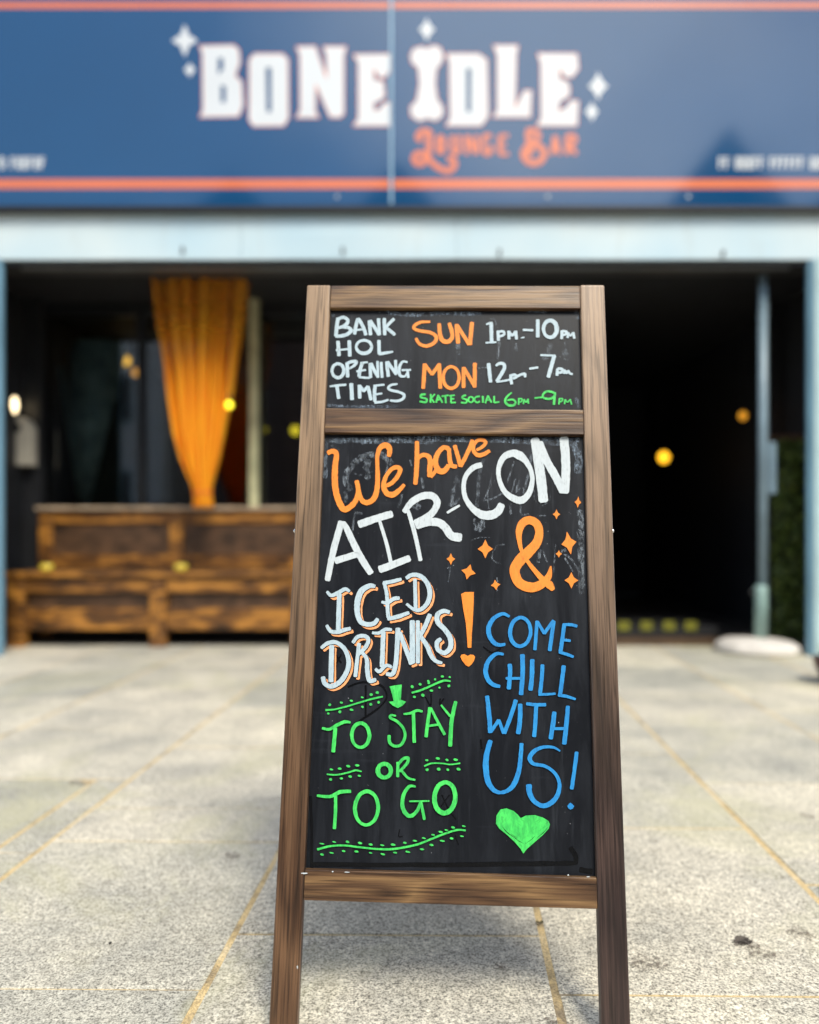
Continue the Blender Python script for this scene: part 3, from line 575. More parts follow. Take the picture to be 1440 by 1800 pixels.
word('blue word "CHILL"', 'b', C8, [([24, 34, 44, 46, 44, 40, 30], [(525, 665), (455, 662), (380, 730), (352, 830), (378, 915), (430, 962), (490, 978)]), (42, [(587, 765), (590, 850), (578, 1000)]), (44, [(710, 672), (712, 850), (697, 1055)]), (26, [(552, 900), (720, 900)]), (44, [(806, 720), (803, 860), (790, 1012)]), (38, [(905, 770), (898, 900), (882, 1040)]), ([28, 26, 20], [(870, 1055), (950, 1055), (1030, 1048)]), (40, [(1112, 780), (1095, 920), (1076, 1060)]), ([28, 30, 22], [(1060, 1062), (1140, 1075), (1225, 1102)])], lo)
word('blue word "WITH"', 'b', C11, [([40, 44, 46, 42], [(147, 22), (160, 130), (172, 260), (178, 378)]), (34, [(185, 372), (262, 258)]), (34, [(262, 258), (312, 385)]), ([40, 40, 42], [(318, 385), (378, 230), (432, 62)]), ([42, 46, 46], [(475, 102), (472, 250), (455, 388)]), ([30, 34, 34], [(538, 95), (620, 105), (725, 105)]), (40, [(632, 110), (625, 260), (612, 418)]), ([42, 46, 42], [(812, 180), (798, 300), (775, 440)]), ([40, 44, 46], [(945, 122), (930, 300), (910, 490)]), (28, [(800, 342), (925, 340)])], lo)
word('large blue word "US"', 'b', C11, [([46, 52, 58, 56, 44, 34, 44, 52, 44, 40, 38], [(180, 462), (147, 580), (134, 700), (152, 850), (210, 945), (285, 972), (370, 940), (425, 865), (465, 740), (480, 600), (488, 490)]), ([14, 26, 32, 42, 44, 36, 32, 32, 36, 44, 50, 46, 44, 52, 60], [(868, 562), (800, 526), (700, 525), (615, 562), (568, 630), (605, 688), (720, 712), (815, 780), (862, 880), (845, 990), (785, 1070), (700, 1104), (615, 1060), (568, 980), (560, 900)])], lo)
word('blue exclamation stroke after "US"', 'b', C11, [(38, [(1032, 575), (1010, 750), (984, 935)])], lo, name='painted_exclamation_mark')
I = Ink(C11, .1); I.poly([(940, 1105), (955, 1085), (970, 1072), (990, 1088), (1008, 1105), (995, 1130), (972, 1142), (950, 1128)]); tag(I.build('painted_dot', P['b'], lo), label='blue dot of the exclamation mark')
# heart: brushed fill made of slanted strokes
hp = [(235, 1280), (240, 1200), (280, 1140), (340, 1128), (410, 1155), (450, 1190), (480, 1225), (530, 1200), (620, 1195), (700, 1220), (750, 1250), (768, 1285), (755, 1330), (700, 1390), (620, 1460), (540, 1530), (505, 1575), (480, 1530), (420, 1460), (350, 1395), (270, 1330)]
I = Ink(C11, .2); I.poly(hp)
def inside(x, y):
    c = False
    for (x1, y1), (x2, y2) in zip(hp, hp[1:]+hp[:1]):
        if (y1 > y) != (y2 > y) and x < (x2-x1)*(y-y1)/(y2-y1)+x1: c = not c
    return c
tag(I.build('painted_heart', P['g'], lo), label='green brushed heart below the words "US!"')
dkg = paint('thin green paint pen', (.045, .50, .09), (.03, .32, .06)); P['G'] = dkg
I = Ink(C11, .3); rs = random.Random(3)
for k in range(46):
    x = rs.uniform(260, 740); y = rs.uniform(1160, 1500); ang = rs.uniform(.5, .9) if x < 480 else rs.uniform(-.9, -.45); L = rs.uniform(30, 90)
    p = [(x, y), (x+math.cos(ang)*L/2, y+math.sin(ang)*L/2+rs.uniform(-3, 3)), (x+math.cos(ang)*L, y+math.sin(ang)*L)]
    if all(inside(*q) for q in p): I.stroke(p, [2, rs.uniform(3, 7), 1.5])
I.build('brush_marks', P['G'], lo)
word('dark gaps in the green heart', 'k', C11, [([2, 7, 2], [(300, 1310), (350, 1370), (440, 1430)]), ([1, 5, 1], [(640, 1420), (700, 1370), (752, 1310)]), ([1, 5, 1], [(420, 1420), (460, 1450), (495, 1470)]), ([1, 4, 1], [(380, 1380), (420, 1405), (440, 1420)]), ([1, 4, 1], [(520, 1480), (580, 1440), (620, 1400)])], lo, name='black_touch_up')
I = Ink(C9, .1); I.poly([(720, 182), (770, 172), (826, 165), (824, 230), (818, 298), (864, 315), (832, 350), (792, 370), (748, 348), (714, 316), (756, 310), (742, 250)])
tag(I.build('painted_arrow', P['g'], lo), label='green block arrow pointing down to "TO STAY"')
def squig(label, mapper, path, w, dots, rx, ry, rot=.2):
    I = Ink(mapper, .12); I.stroke(path, w)
    tag(I.build('painted_squiggle', P['g'], lo), label=label); I = Ink(mapper, .12)
    for x, y in dots: I.dot(x, y, rx*random.uniform(.75, 1.2), ry*random.uniform(.75, 1.3), rot)
    return I.build('painted_dots', P['g'], lo)
squig('green dotted flourish left of the arrow', C9, [(165, 388), (240, 382), (350, 355), (500, 310), (580, 288), (660, 270)], [18, 14, 14, 15, 16, 14], [(200, 342), (300, 323), (388, 307), (482, 277), (560, 253), (613, 235), (187, 418), (287, 403), (390, 385), (484, 360), (557, 338), (625, 320)], 14, 10)
squig('green dotted flourish right of the arrow', C9, [(915, 237), (1000, 212), (1100, 168), (1190, 132), (1250, 136)], [16, 18, 18, 18, 14], [(918, 184), (987, 163), (1057, 135), (1062, 150), (1118, 120), (1180, 95), (1245, 100), (937, 273), (1010, 258), (1085, 218), (1155, 192), (1237, 177)], 13, 11)
squig('green dotted flourish left of "OR"', C10, [(170, 195), (250, 200), (350, 180), (410, 162), (460, 172)], [12, 14, 14, 16, 12], [(207, 155), (277, 147), (348, 127), (423, 121), (200, 238), (290, 230), (365, 215), (442, 208)], 17, 9)
squig('green dotted flourish right of "OR"', C10, [(990, 127), (1050, 104), (1130, 103), (1210, 113), (1290, 102)], [14, 14, 12, 12, 12], [(1010, 77), (1103, 62), (1180, 75), (1253, 73), (1012, 157), (1110, 152), (1187, 157), (1278, 153)], 16, 10)
squig('long green dotted flourish under "TO GO"', C10, [(90, 828), (200, 800), (320, 795), (450, 810), (600, 825), (720, 825), (850, 805), (950, 780), (1050, 740), (1150, 700), (1260, 665), (1335, 668)], [20, 17, 16, 16, 17, 18, 18, 18, 18, 17, 17, 15],
      [(127, 780), (230, 765), (343, 764), (448, 775), (537, 786), (635, 793), (727, 788), (826, 772), (910, 755), (985, 733), (1063, 705), (1127, 681), (1175, 665), (1230, 643), (1322, 632), (128, 871), (208, 857), (310, 842), (418, 845), (537, 857), (640, 868), (743, 855), (850, 848), (970, 826), (1050, 790), (1140, 756), (1218, 735), (1305, 717)], 19, 8)
word('green words "TO STAY"', 'g', C9, [([22, 24, 30, 28, 18], [(135, 545), (195, 555), (265, 518), (330, 490), (378, 495)]), (34, [(248, 545), (240, 640), (230, 750)]), ([34, 32, 26, 26, 32, 32, 32, 32], ell(468, 607, 77, 106, 8), c_), ([14, 20, 24, 24, 24, 26, 26, 24, 28, 30], [(775, 438), (735, 432), (728, 455), (788, 488), (842, 550), (855, 620), (820, 690), (760, 700), (722, 668), (716, 610)]),
      ([16, 22, 24, 20], [(845, 422), (900, 415), (960, 392), (1005, 400)]), (30, [(928, 410), (932, 540), (936, 668)]), (30, [(1072, 368), (1055, 480), (1038, 620)]), ([22, 24, 26], [(1080, 370), (1130, 470), (1200, 600)]), (20, [(1050, 527), (1150, 513)]), ([16, 18, 22], [(1170, 345), (1205, 388), (1248, 440)]), ([30, 36, 34], [(1296, 315), (1262, 480), (1248, 700)])], lo)
word('green word "OR"', 'g', C10, [([36, 34, 32, 38, 40, 36, 34, 36], ell(653, 165, 55, 58, 8), c_), (26, [(766, 95), (765, 215)]), ([22, 26, 28, 26, 22], [(772, 110), (812, 65), (852, 60), (842, 105), (782, 170)]), ([22, 22, 20, 16], [(800, 165), (830, 205), (865, 232), (912, 242)])], lo)
word('green words "TO GO"', 'g', C10, [([20, 28, 32, 28], [(88, 375), (195, 382), (280, 345), (368, 338)]), (28, [(242, 375), (242, 500), (232, 652)]), ([32, 30, 26, 28, 34, 32, 32, 30], ell(503, 480, 98, 142, 8, 3), c_), ([16, 26, 32, 34, 34, 32, 28, 24], [(915, 298), (862, 298), (815, 370), (805, 460), (835, 528), (880, 545), (930, 500), (958, 430)]), (14, [(865, 423), (1030, 420)]), (24, [(960, 430), (975, 500), (990, 575)]), ([38, 40, 42, 40, 40, 38, 34, 36], ell(1162, 392, 88, 130, 8, 4), c_)], lo)
# paint flecks left on the frame
fl = Ink(lambda x, y, z: (trace(x, y, 0)[0], -.0004, trace(x, y, 0)[1]), .3)
for x, y, rx, ry in ((535, 1535, 6, 1.2), (585, 1532, 1.5, 1.2), (610, 1533, 5, .8), (1034, 1541, 3, .8), (999, 1538, 1.3, 1.3), (523, 1700, 0.9, 3)): fl.dot(x, y, rx, ry)
fl.build('paint_fleck', P['w'], board)

# ------------------------------------------------------------------ the shop building
YF = 4.95
shop = empty('shop_building', (0, YF, 0), label='shop front with white painted header board, dark open window and doorway', cat='building')
def sb(name, *a, bev=0.0, label=None):
    o = box(name, a[0], a[1], a[2]-YF, a[3]-YF, a[4], a[5], a[6], shop, bev)
    if label: o['label'] = label
    return o
xl = wx(4, YF); xr = wx(1421, YF); zl0 = wz(456, YF); zl1 = wz(371, YF); zs0 = wz(357, YF); zs1 = wz(-38, YF)
brick = NT('red brick'); bt = brick.node('ShaderNodeTexBrick'); bt.inputs['Scale'].default_value = 4.5; bt.inputs['Color1'].default_value = (.22, .075, .045, 1); bt.inputs['Color2'].default_value = (.15, .055, .038, 1); bt.inputs['Mortar'].default_value = (.3, .28, .25, 1)
bmp = brick.coord('World'); brx = brick.node('ShaderNodeMapping'); brx.inputs['Rotation'].default_value = (math.radians(90), 0, 0); brick.lk(bmp, brx.inputs[0]); brick.lk(brx.outputs[0], bt.inputs[0]); brick.col(bt.outputs[0]); brick.rough(.85)
sb('upper_wall', -6, 6, YF+.05, 9.75, zs1+.02, 7.5, brick.m)
sb('pillar', xl-.45, xl, YF, YF+.03, 0, zl0-.002, M['teal']); sb('reveal', xl-.45, xl-.33, YF+.032, YF+1.2, 0, zl0+.12, M['charcoal'])
sb('pillar', xr, xr+.38, YF, YF+.03, 0, zl0-.002, M['teal']); sb('reveal', xr+.345, xr+.38, YF+.032, YF+.6, 0, zl0+.12, M['black'])
sb('pillar_edge_trim', wx(1433, YF-.02), wx(1433, YF-.02)+.06, YF-.02, YF-.001, 0, zl0-.01, simple('pale trim', (.42, .58, .60), .4, .1))
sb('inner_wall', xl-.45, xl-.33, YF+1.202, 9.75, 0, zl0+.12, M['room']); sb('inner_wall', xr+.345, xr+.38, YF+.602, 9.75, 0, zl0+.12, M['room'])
sb('side_wall', -6, xl-.452, YF+.05, 9.75, 0, zl0-.002, brick.m); sb('side_wall', xr+.382, 6, YF+.05, 9.75, 0, zl0-.002, brick.m)
# header boards, slightly sagging, butted with open joints
jx = [-6, wx(-700, YF), wx(424, YF), wx(803, YF), wx(1278, YF)+1.2, 6]
for a, b in zip(jx[:-1], jx[1:]):
    n = 12; vs = []; fs = []
    for i in range(n+1):
        x = a+.0015+(b-a-.003)*i/n; sag = .008*noise.noise(Vector((x*1.1, 0, 3))); sg2 = .010*noise.noise(Vector((x*.9, 5, 1)))
        vs += [(x, -.004, zl0+sag), (x, -.004+.012*noise.noise(Vector((x, 2, 2))), (zl0+zl1)/2), (x, -.004, zl1+sg2), (x, .02, zl1+sg2), (x, .02, zl0+sag)]
    for i in range(n):
        for k in range(5):
            kk = (k+1) % 5; fs.append((i*5+k, (i+1)*5+k, (i+1)*5+kk, i*5+kk))
    fs.append((4, 3, 2, 1, 0)); fs.append(tuple(n*5+k for k in range(5)))
    meshobj('header_board', vs, fs, M['lintel'], shop, smooth=False)
for px, py in ((322, 437), (603, 438), (878, 441), (1270, 443)):
    bm = bmesh.new(); x = wx(px, YF); z = wz(py, YF); addtube(bm, (x, -.022, z), (x, -.0, z), .008, seg=10); addbox(bm, x-.007, x+.007, -.014, -.004, z-.035, z-.006); bmobj('hook', bm, M['grey'], shop)
sb('header_backing', -6, 6, YF+.021, YF+.048, zl0-.03, zs1+.018, M['charcoal'])
sb('shutter_housing', xl-.328, xr+.343, YF+.05, YF+.33, zl0+.004, zl0+.3, M['grey'])
sb('shutter_slot', xl+.05, xr-.05, YF+.14, YF+.17, zl0-.012, zl0+.003, M['alu'])
# interior
YW = 5.98; YB = 9.6
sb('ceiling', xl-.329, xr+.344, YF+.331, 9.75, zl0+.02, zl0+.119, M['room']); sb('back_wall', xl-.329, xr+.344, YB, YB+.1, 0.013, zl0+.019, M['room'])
sb('side_panel', xl-.328, wx(70, 5.85), 5.85, 5.95, .0, zl0+.018, M['charcoal'])
XD = wx(1015, YW)
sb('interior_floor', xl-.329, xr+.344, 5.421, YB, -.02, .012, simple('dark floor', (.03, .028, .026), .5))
fr = simple('black window frame', (.012, .013, .015), .35, .2)
xa = wx(72, YW); xb_ = XD
for x in (xa, wx(250, YW), wx(640, YW), XD): sb('window_frame', x-.03, x+.03, YW-.03, YW+.03, .3, zl0+.018, fr)
sb('window_frame', xa+.031, XD-.031, YW-.03, YW+.03, .96, 1.02, fr); sb('window_frame', xa+.031, XD-.031, YW-.028, YW+.028, zl0-.08, zl0+.018, fr)
for a, b in ((xa, wx(250, YW)), (wx(250, YW), wx(640, YW)), (wx(640, YW), XD)): sb('window_pane', a+.031, b-.031, YW-.003, YW+.003, 1.021, zl0-.081, M['glass'])
sb('stall_riser', xa, XD, YW+.031, YW+.1, .0, .96, M['charcoal'])
sb('window_mullion', wx(448, YW-.09)-.034, wx(448, YW-.09)+.034, YW-.14, YW-.07, .5, zl0+.018, simple('faded cream paint', (.50, .50, .30), .5, .25, 9), label='cream painted upright')
sb('door_jamb', XD+.031, XD+.09, YW-.06, YW+.06, .012, zl0+.018, M['black'])
sb('doorway_step', XD-.3, wx(1262, 5.45), 5.45, 5.95, .0, .13, M['black'])
ytp = simple('yellow nosing strip', (.15, .145, .008), .5, .3)
for px in (1097, 1137, 1177, 1215): sb('nosing_strip', wx(px, 5.45)-.045, wx(px, 5.45)+.04, 5.444, 5.449, wz(1108, 5.45), wz(1092, 5.45), ytp)
sb('floor_sill', XD-.3, wx(1262, 5.42), 5.40, 5.449, -.004, .055, simple('brown sill', (.07, .04, .02), .5))
sb('door_frame', wx(1345, 5.9)-.03, wx(1345, 5.9)+.02, 5.87, 5.93, 0.012, zl0+.018, M['alu'])
redb = box('overdoor_board', wx(690, 5.7), wx(850, 5.7), 5.7, 5.74, wz(520, 5.7), wz(486, 5.7), simple('dull red board', (.16, .03, .015), .5)); tag(redb, label='dull red board hung high inside, just above the A-board', cat='board')

# ------------------------------------------------------------------ fascia sign
sign = empty('fascia_sign', (0, YF, zs0), label='wide navy fascia sign lettered BONE IDLE LOUNGE BAR above the shop front', cat='sign')
SY = -.045
def sg(name, x0, x1, y0, y1, z0, z1, mat, bev=0): return box(name, x0, x1, y0-0, y1, z0-zs0, z1-zs0, mat, sign, bev)
YS = YF+SY
sx_ = wx(688, YS)
sg('sign_panel', -4.2, sx_-.002, SY, 0.02, wz(362, YS), wz(-34, YS), M['navy']); sg('sign_panel', sx_+.002, 4.4, SY, .02, wz(362, YS), wz(-34, YS), M['navy'])
sg('joint_strip', sx_-.008, sx_+.008, SY-.009, SY-.0005, wz(359, YS), wz(-34, YS), simple('pale joint strip', (.30, .48, .62), .3, .1))
sg('edge_trim', -4.22, 4.42, SY-.014, .02, wz(372, YS), wz(363, YS), M['black'], .002); sg('edge_trim', -4.22, 4.42, SY-.014, .02, wz(-33.5, YS), wz(-43, YS), M['black'], .002)
smap = lambda ox, oy, sc: (lambda x, y, z: (wx(ox+x/sc, YS), SY-.0012-z*1.0, wz(oy+y/sc, YS)-zs0))
LAYER[0] = 0
I = Ink(smap(0, 0, 1), 0, 0)
for y0, y1 in ((4, 15), (315, 332)):
    for a, b in ((-560, 684.5), (691.5, 1900)): I.poly([(a, y0), (b, y0), (b, y1), (a, y1)])
tag(I.build('stripe', M['s_orange'], sign), label='orange border stripes along the sign')
A4 = (300, 30, 3.6); A5 = (700, 30, 3.6)
LET = {'B': (A4, [[(185, 185), (400, 180), (432, 210), (438, 290), (408, 372), (450, 410), (458, 560), (430, 628), (188, 632), (206, 590), (203, 230)], [(300, 258), (300, 365), (334, 330), (334, 262)], [(318, 430), (318, 540), (348, 540), (350, 440)]]),
       'O': (A4, [[(530, 235), (710, 235), (742, 270), (745, 640), (715, 688), (525, 690), (498, 650), (500, 270)], [(603, 320), (608, 602), (638, 602), (638, 320)]]),
       'N': (A4, [[(798, 190), (915, 188), (990, 400), (988, 240), (968, 190), (1110, 190), (1095, 240), (1095, 610), (1075, 635), (1010, 632), (918, 420), (915, 600), (938, 636), (798, 636), (822, 590), (820, 240)]]),
       'E': (A4, [[(1160, 240), (1385, 238), (1385, 340), (1350, 385), (1320, 375), (1285, 320), (1285, 400), (1345, 410), (1355, 500), (1320, 530), (1285, 540), (1285, 592), (1320, 590), (1350, 550), (1385, 540), (1385, 687), (1160, 688), (1190, 640), (1190, 290)]]),
       'I': (A5, [[(80, 245), (100, 203), (150, 190), (185, 205), (220, 182), (265, 195), (285, 250), (265, 300), (240, 325), (232, 420), (245, 520), (280, 570), (282, 620), (240, 655), (185, 640), (130, 657), (85, 625), (80, 570), (120, 530), (138, 420), (128, 320), (90, 290)]]),
       'D': (A5, [[(310, 235), (510, 235), (560, 272), (568, 630), (525, 687), (305, 687), (332, 640), (328, 290)], [(430, 322), (430, 602), (462, 602), (464, 326)]]),
       'L': (A5, [[(605, 183), (757, 183), (745, 230), (737, 590), (762, 540), (800, 468), (842, 468), (835, 632), (605, 632), (630, 590), (630, 240)]]),
       'E2': (A5, [[(885, 235), (1130, 235), (1138, 330), (1095, 382), (1050, 370), (1020, 310), (1018, 400), (1060, 405), (1082, 440), (1080, 500), (1020, 532), (1012, 602), (1060, 580), (1100, 530), (1138, 535), (1130, 687), (880, 687), (907, 640), (905, 290)]])}
for k, (A, loops) in LET.items():
    I = Ink(smap(*A), 0, 0); I.stroke(loops[0][:], 14, True)   # orange keyline
    # rebuild key line as straight outline
    I.v = []; I.f = []
    lp = loops[0]; n = len(lp)
    for i in range(n):
        a, b = lp[i], lp[(i+1) % n]; I.cap = 0
        d = math.hypot(b[0]-a[0], b[1]-a[1]); ex = 4/d
        I.stroke([(a[0]-(b[0]-a[0])*ex, a[1]-(b[1]-a[1])*ex), (b[0]+(b[0]-a[0])*ex, b[1]+(b[1]-a[1])*ex)], 13)
    o = I.build('letter_outline', M['s_orange'], sign)
    I = Ink(smap(*A), 0, 0); I.poly(*loops); o = I.build('letter', M['s_white'], sign); o['label'] = 'white slab letter "%s"' % k[0] if k != 'I' else 'white letter "I" shaped like a bone'
for (A, x, y, rx, ry, pn) in ((A4, 90, 150, 82, 102, .36), (A4, 122, 335, 38, 48, .6), (A5, 182, 80, 52, 76, .5), (A5, 1265, 438, 64, 90, .5), (A5, 1225, 600, 44, 64, .55)):
    I = Ink(smap(*A), 0, 0); I.star(x, y, rx, ry, 0, pn); I.build('sparkle', M['s_white'], sign)
A3 = (700, 210, 4.235)
LB = [('L', [(46, [(240, 125), (225, 92), (175, 92), (148, 130), (175, 160)]), (46, [(228, 100), (228, 200), (222, 290)]), (44, ell(160, 292, 42, 40, 8), 1), (44, [(215, 280), (285, 350), (370, 384), (420, 345), (405, 295), (365, 300)])]), ('O', [(36, ell(315, 188, 24, 58, 8), 1)]), ('U', [(34, [(405, 118), (402, 225), (430, 250), (452, 225), (455, 118)])]),
      ('N', [(34, [(512, 262), (512, 118)]), (34, [(515, 120), (582, 258)]), (34, [(585, 258), (585, 118)])]), ('G', [(34, [(692, 135), (665, 118), (640, 140), (640, 235), (665, 258), (690, 235), (690, 190)])]), ('E', [(34, [(758, 118), (758, 262)]), (28, [(758, 122), (822, 122)]), (24, [(758, 188), (805, 188)]), (28, [(758, 258), (824, 258)])]),
      ('B', [(48, [(968, 85), (975, 180), (985, 270)]), (40, [(955, 85), (1020, 85), (1045, 125), (1015, 165)]), (48, ell(1010, 258, 76, 68, 8), 1)]), ('A', [(32, [(1140, 262), (1168, 122)]), (32, [(1170, 122), (1200, 262)]), (24, [(1150, 220), (1195, 220)])]), ('R', [(36, [(1258, 262), (1258, 118)]), (34, [(1258, 122), (1310, 125), (1316, 165), (1270, 192)]), (34, [(1280, 192), (1325, 262)])])]
for k, st in LB:
    I = Ink(smap(*A3), 0, 0)
    for s in st: I.stroke(s[1], s[0], closed=len(s) > 2)
    o = I.build('small_letter', M['s_orange'], sign); o['label'] = 'orange small letter "%s"' % k
# the small white contact lines at both ends of the sign, too blurred in the photo to read
rs = random.Random(5)
for x0, x1, gaps in ((-260, 85, (-180, -70, 8)), (1263, 1700, (1284, 1346, 1412, 1520, 1600))):
    I = Ink(smap(0, 0, 1), 0, 0); x = x0
    while x < x1-4:
        if any(abs(x-g_) < 4 for g_ in gaps): x += 8; continue
        k = rs.randrange(3)
        I.stroke([(x+2, 276), (x+2, 297)], 3.6)
        if k != 0: I.stroke([(x+7, 276), (x+7, 297)], 3.2)
        if k != 1: I.stroke([(x+1, 277.5), (x+8, 277.5)], 3)
        I.stroke([(x+1, 296), (x+8, 296)] if k else [(x+1, 286), (x+8, 286)], 3)
        x += 10.5
    I.build('small_print', M['s_white'], sign)
for px in (963, 593, 1210):
    bm = bmesh.new(); addtube(bm, (wx(px, YS), SY-.006, wz(346, YS)-zs0), (wx(px, YS), SY, wz(346, YS)-zs0), .012, seg=12); bmobj('screw_cap', bm, M['alu'], sign)

# ------------------------------------------------------------------ bench
Yf = 5.31; Yb = 5.73
bx0 = wx(12, Yf); bx1 = wx(660, Yf)
bench = empty('bench', (bx0, Yf, 0), label='long scorched pine bench with panelled back under the orange curtain', cat='bench')
def bb(name, x0, x1, y0, y1, z0, z1, mat=None, bev=.005): return box(name, x0-bx0, x1-bx0, y0-Yf, y1-Yf, z0, z1, mat or M['burnt'], bench, bev)
zseat = wz(1006, Yf)
legx = [bx0+.0, wx(262, Yf), wx(512, Yf), bx1-.11]
for x in legx: bb('leg', x, x+.115, Yf, Yf+.09, .0, zseat-.036)
for a, b in zip(legx[:-1], legx[1:]):
    bb('front_rail', a+.117, b-.002, Yf+.012, Yf+.05, wz(1108, Yf), wz(1070, Yf)); bb('apron', a+.117, b-.002, Yf+.012, Yf+.05, wz(1042, Yf), zseat-.037)
    bb('front_board', a+.117, b-.002, Yf+.055, Yf+.075, wz(1072, Yf), zseat-.037, M['burnt_dark'])
for k in range(4): bb('seat_plank', bx0-.01, bx1+.01, Yf-.015+k*.108, Yf-.015+k*.108+.103, zseat-.035+random.uniform(0, .002), zseat, M['burnt_dark'] if k % 2 else M['burnt'])
ztop = wz(897, Yb); px_ = [bx0+.02, wx(298, Yb), wx(525, Yb), bx1-.12]
bb('back_cap', bx0, bx1, Yb-.03, Yb+.12, ztop, ztop+.028, M['bench_top'])
for x in px_: bb('back_post', x, x+.1, Yb-.012, Yb+.05, zseat+.001, ztop-.001)
for a, b in zip(px_[:-1], px_[1:]):
    bb('back_rail', a+.102, b-.002, Yb, Yb+.04, wz(920, Yb), ztop-.001); bb('back_rail', a+.102, b-.002, Yb, Yb+.04, wz(1000, Yb), wz(975, Yb))
    for k in range(3):
        h0 = wz(975, Yb)+.002; h1 = wz(920, Yb)-.002; bb('back_board', a+.102, b-.002, Yb+.02, Yb+.038, h0+(h1-h0)*k/3+.001, h0+(h1-h0)*(k+1)/3-.002, M['burnt_dark'], .002)
for x in (bx0+.02, bx1-.12): bb('back_leg', x, x+.09, Yb+.0, Yb+.08, 0, zseat-.037)
potm = simple('yellow glazed pot', (.62, .47, .05), .3, .15)
for px, lb in ((75, 'small round yellow candle pot at the left end of the bench seat'), (311, 'small round yellow candle pot on the bench seat before the second back post')):
    o = empty('candle_pot', (wx(px, Yf+.06)+.03, Yf+.06, zseat), label=lb, cat='candle pot', group='candle pots on the bench')
    lathe('pot', [(.028, 0), (.044, .012), (.048, .03), (.042, .05), (.036, .056), (.034, .05)], potm, o); lathe('candle', [(.031, .035), (.031, .045)], simple('candle wax', (.8, .75, .55), .6), o)

# ------------------------------------------------------------------ curtain
Yc = 5.44
cur = empty('curtain', (wx(355, Yc), Yc, wz(893, Yc)), label='sheer orange curtain gathered and tied low above the bench back', cat='curtain')
ks = [(478, 262, 437), (560, 272, 430), (640, 286, 416), (700, 293, 408), (760, 303, 396), (810, 318, 386), (845, 334, 376), (862, 341, 372), (876, 342, 373), (893, 340, 376)]
def edge(y, j):
    for p, q in zip(ks[:-1], ks[1:]):
        if y <= q[0]: t = (y-p[0])/(q[0]-p[0]); return p[j]+(q[j]-p[j])*t
    return ks[-1][j]
nu, nv = 90, 60; vs = []; fs = []
for j in range(nv+1):
    y = 478+415*j/nv; l, r = edge(y, 1), edge(y, 2)
    for i in range(nu+1):
        s = i/nu; ph = 2*math.pi*7*s+1.6*math.sin(7*s+1)+1.1*math.sin(17*s)+.9*noise.noise(Vector((s*4, j*.035, 2))); amp = .5*(r-l)/175*.11+.014
        amp *= .55+.9*abs(noise.noise(Vector((s*6, j*.02, 7)))*1.6); t = s+.016*math.sin(ph*1.0+1)*math.sin(math.pi*s)
        vs.append((wx(l+(r-l)*t, Yc)-wx(355, Yc), amp*math.sin(ph)+.03*math.sin(math.pi*s)*-1, wz(y, Yc)-wz(893, Yc)))
for j in range(nv):
    for i in range(nu): a = j*(nu+1)+i; fs.append((a, a+1, a+nu+2, a+nu+1))
drape = meshobj('drape', vs, fs, M['cloth'], cur, smooth=True)
sd = drape.modifiers.new('thickness', 'SOLIDIFY'); sd.thickness = .0015
tz = wz(866, Yc)-wz(893, Yc); bm = bmesh.new()
for i in range(20):
    t0 = 2*math.pi*i/20; t1 = 2*math.pi*(i+1)/20
    addtube(bm, (.066*math.cos(t0)+.005, .03*math.sin(t0)-.01, tz), (.066*math.cos(t1)+.005, .03*math.sin(t1)-.01, tz), .009, seg=6)
bmobj('tie', bm, simple('orange cord', (.75, .14, .02), .6), cur, smooth=True)
bm = bmesh.new(); addtube(bm, (-.42, 0, wz(474, Yc)-wz(893, Yc)), (.4, 0, wz(474, Yc)-wz(893, Yc)), .012); bmobj('curtain_rod', bm, M['grey'], cur)

# ------------------------------------------------------------------ cone added behind the window, standing in for a reflection in the glass
pz = 6.35
fp = empty('reflection_cone', (wx(146, pz), pz, .0), label='dim teal cone added inside the left window to stand in for a reflection in its glass', cat='reflection stand-in')
tealc = simple('teal reflection tone', (.50, .68, .74), .7, .4, 8)
vs = []; fs = []; n = 24; X0 = wx(146, pz)
prof = [(900, 146, 4), (840, 152, 14), (760, 158, 26), (680, 165, 38), (620, 172, 44), (600, 175, 40)]
for y, c, w in prof:
    for i in range(n):
        t = 2*math.pi*i/n; k = 1+.16*math.cos(8*t); vs.append((wx(c, pz)-X0+w/F*pz*k*math.cos(t), w/F*pz*k*math.sin(t)*.5, wz(y, pz)))
for j in range(len(prof)-1):
    for i in range(n): k = (i+1) % n; fs.append((j*n+i, j*n+k, (j+1)*n+k, (j+1)*n+i))
meshobj('cone_body', vs, fs, tealc, fp, smooth=True)
bm = bmesh.new(); addtube(bm, (wx(108, pz)-X0, 0, wz(645, pz)), (wx(146, pz)-X0, 0, wz(890, pz)), .028); bmobj('pole', bm, simple('teal reflection streak', (.40, .58, .58), .4), fp, smooth=True)  # slanted tube drawing the left stroke of the reflection
bm = bmesh.new(); addtube(bm, (0, 0, .012), (0, 0, wz(885, pz)), .03); bmobj('stand', bm, M['grey'], fp, smooth=True)  # post holding up the added cone

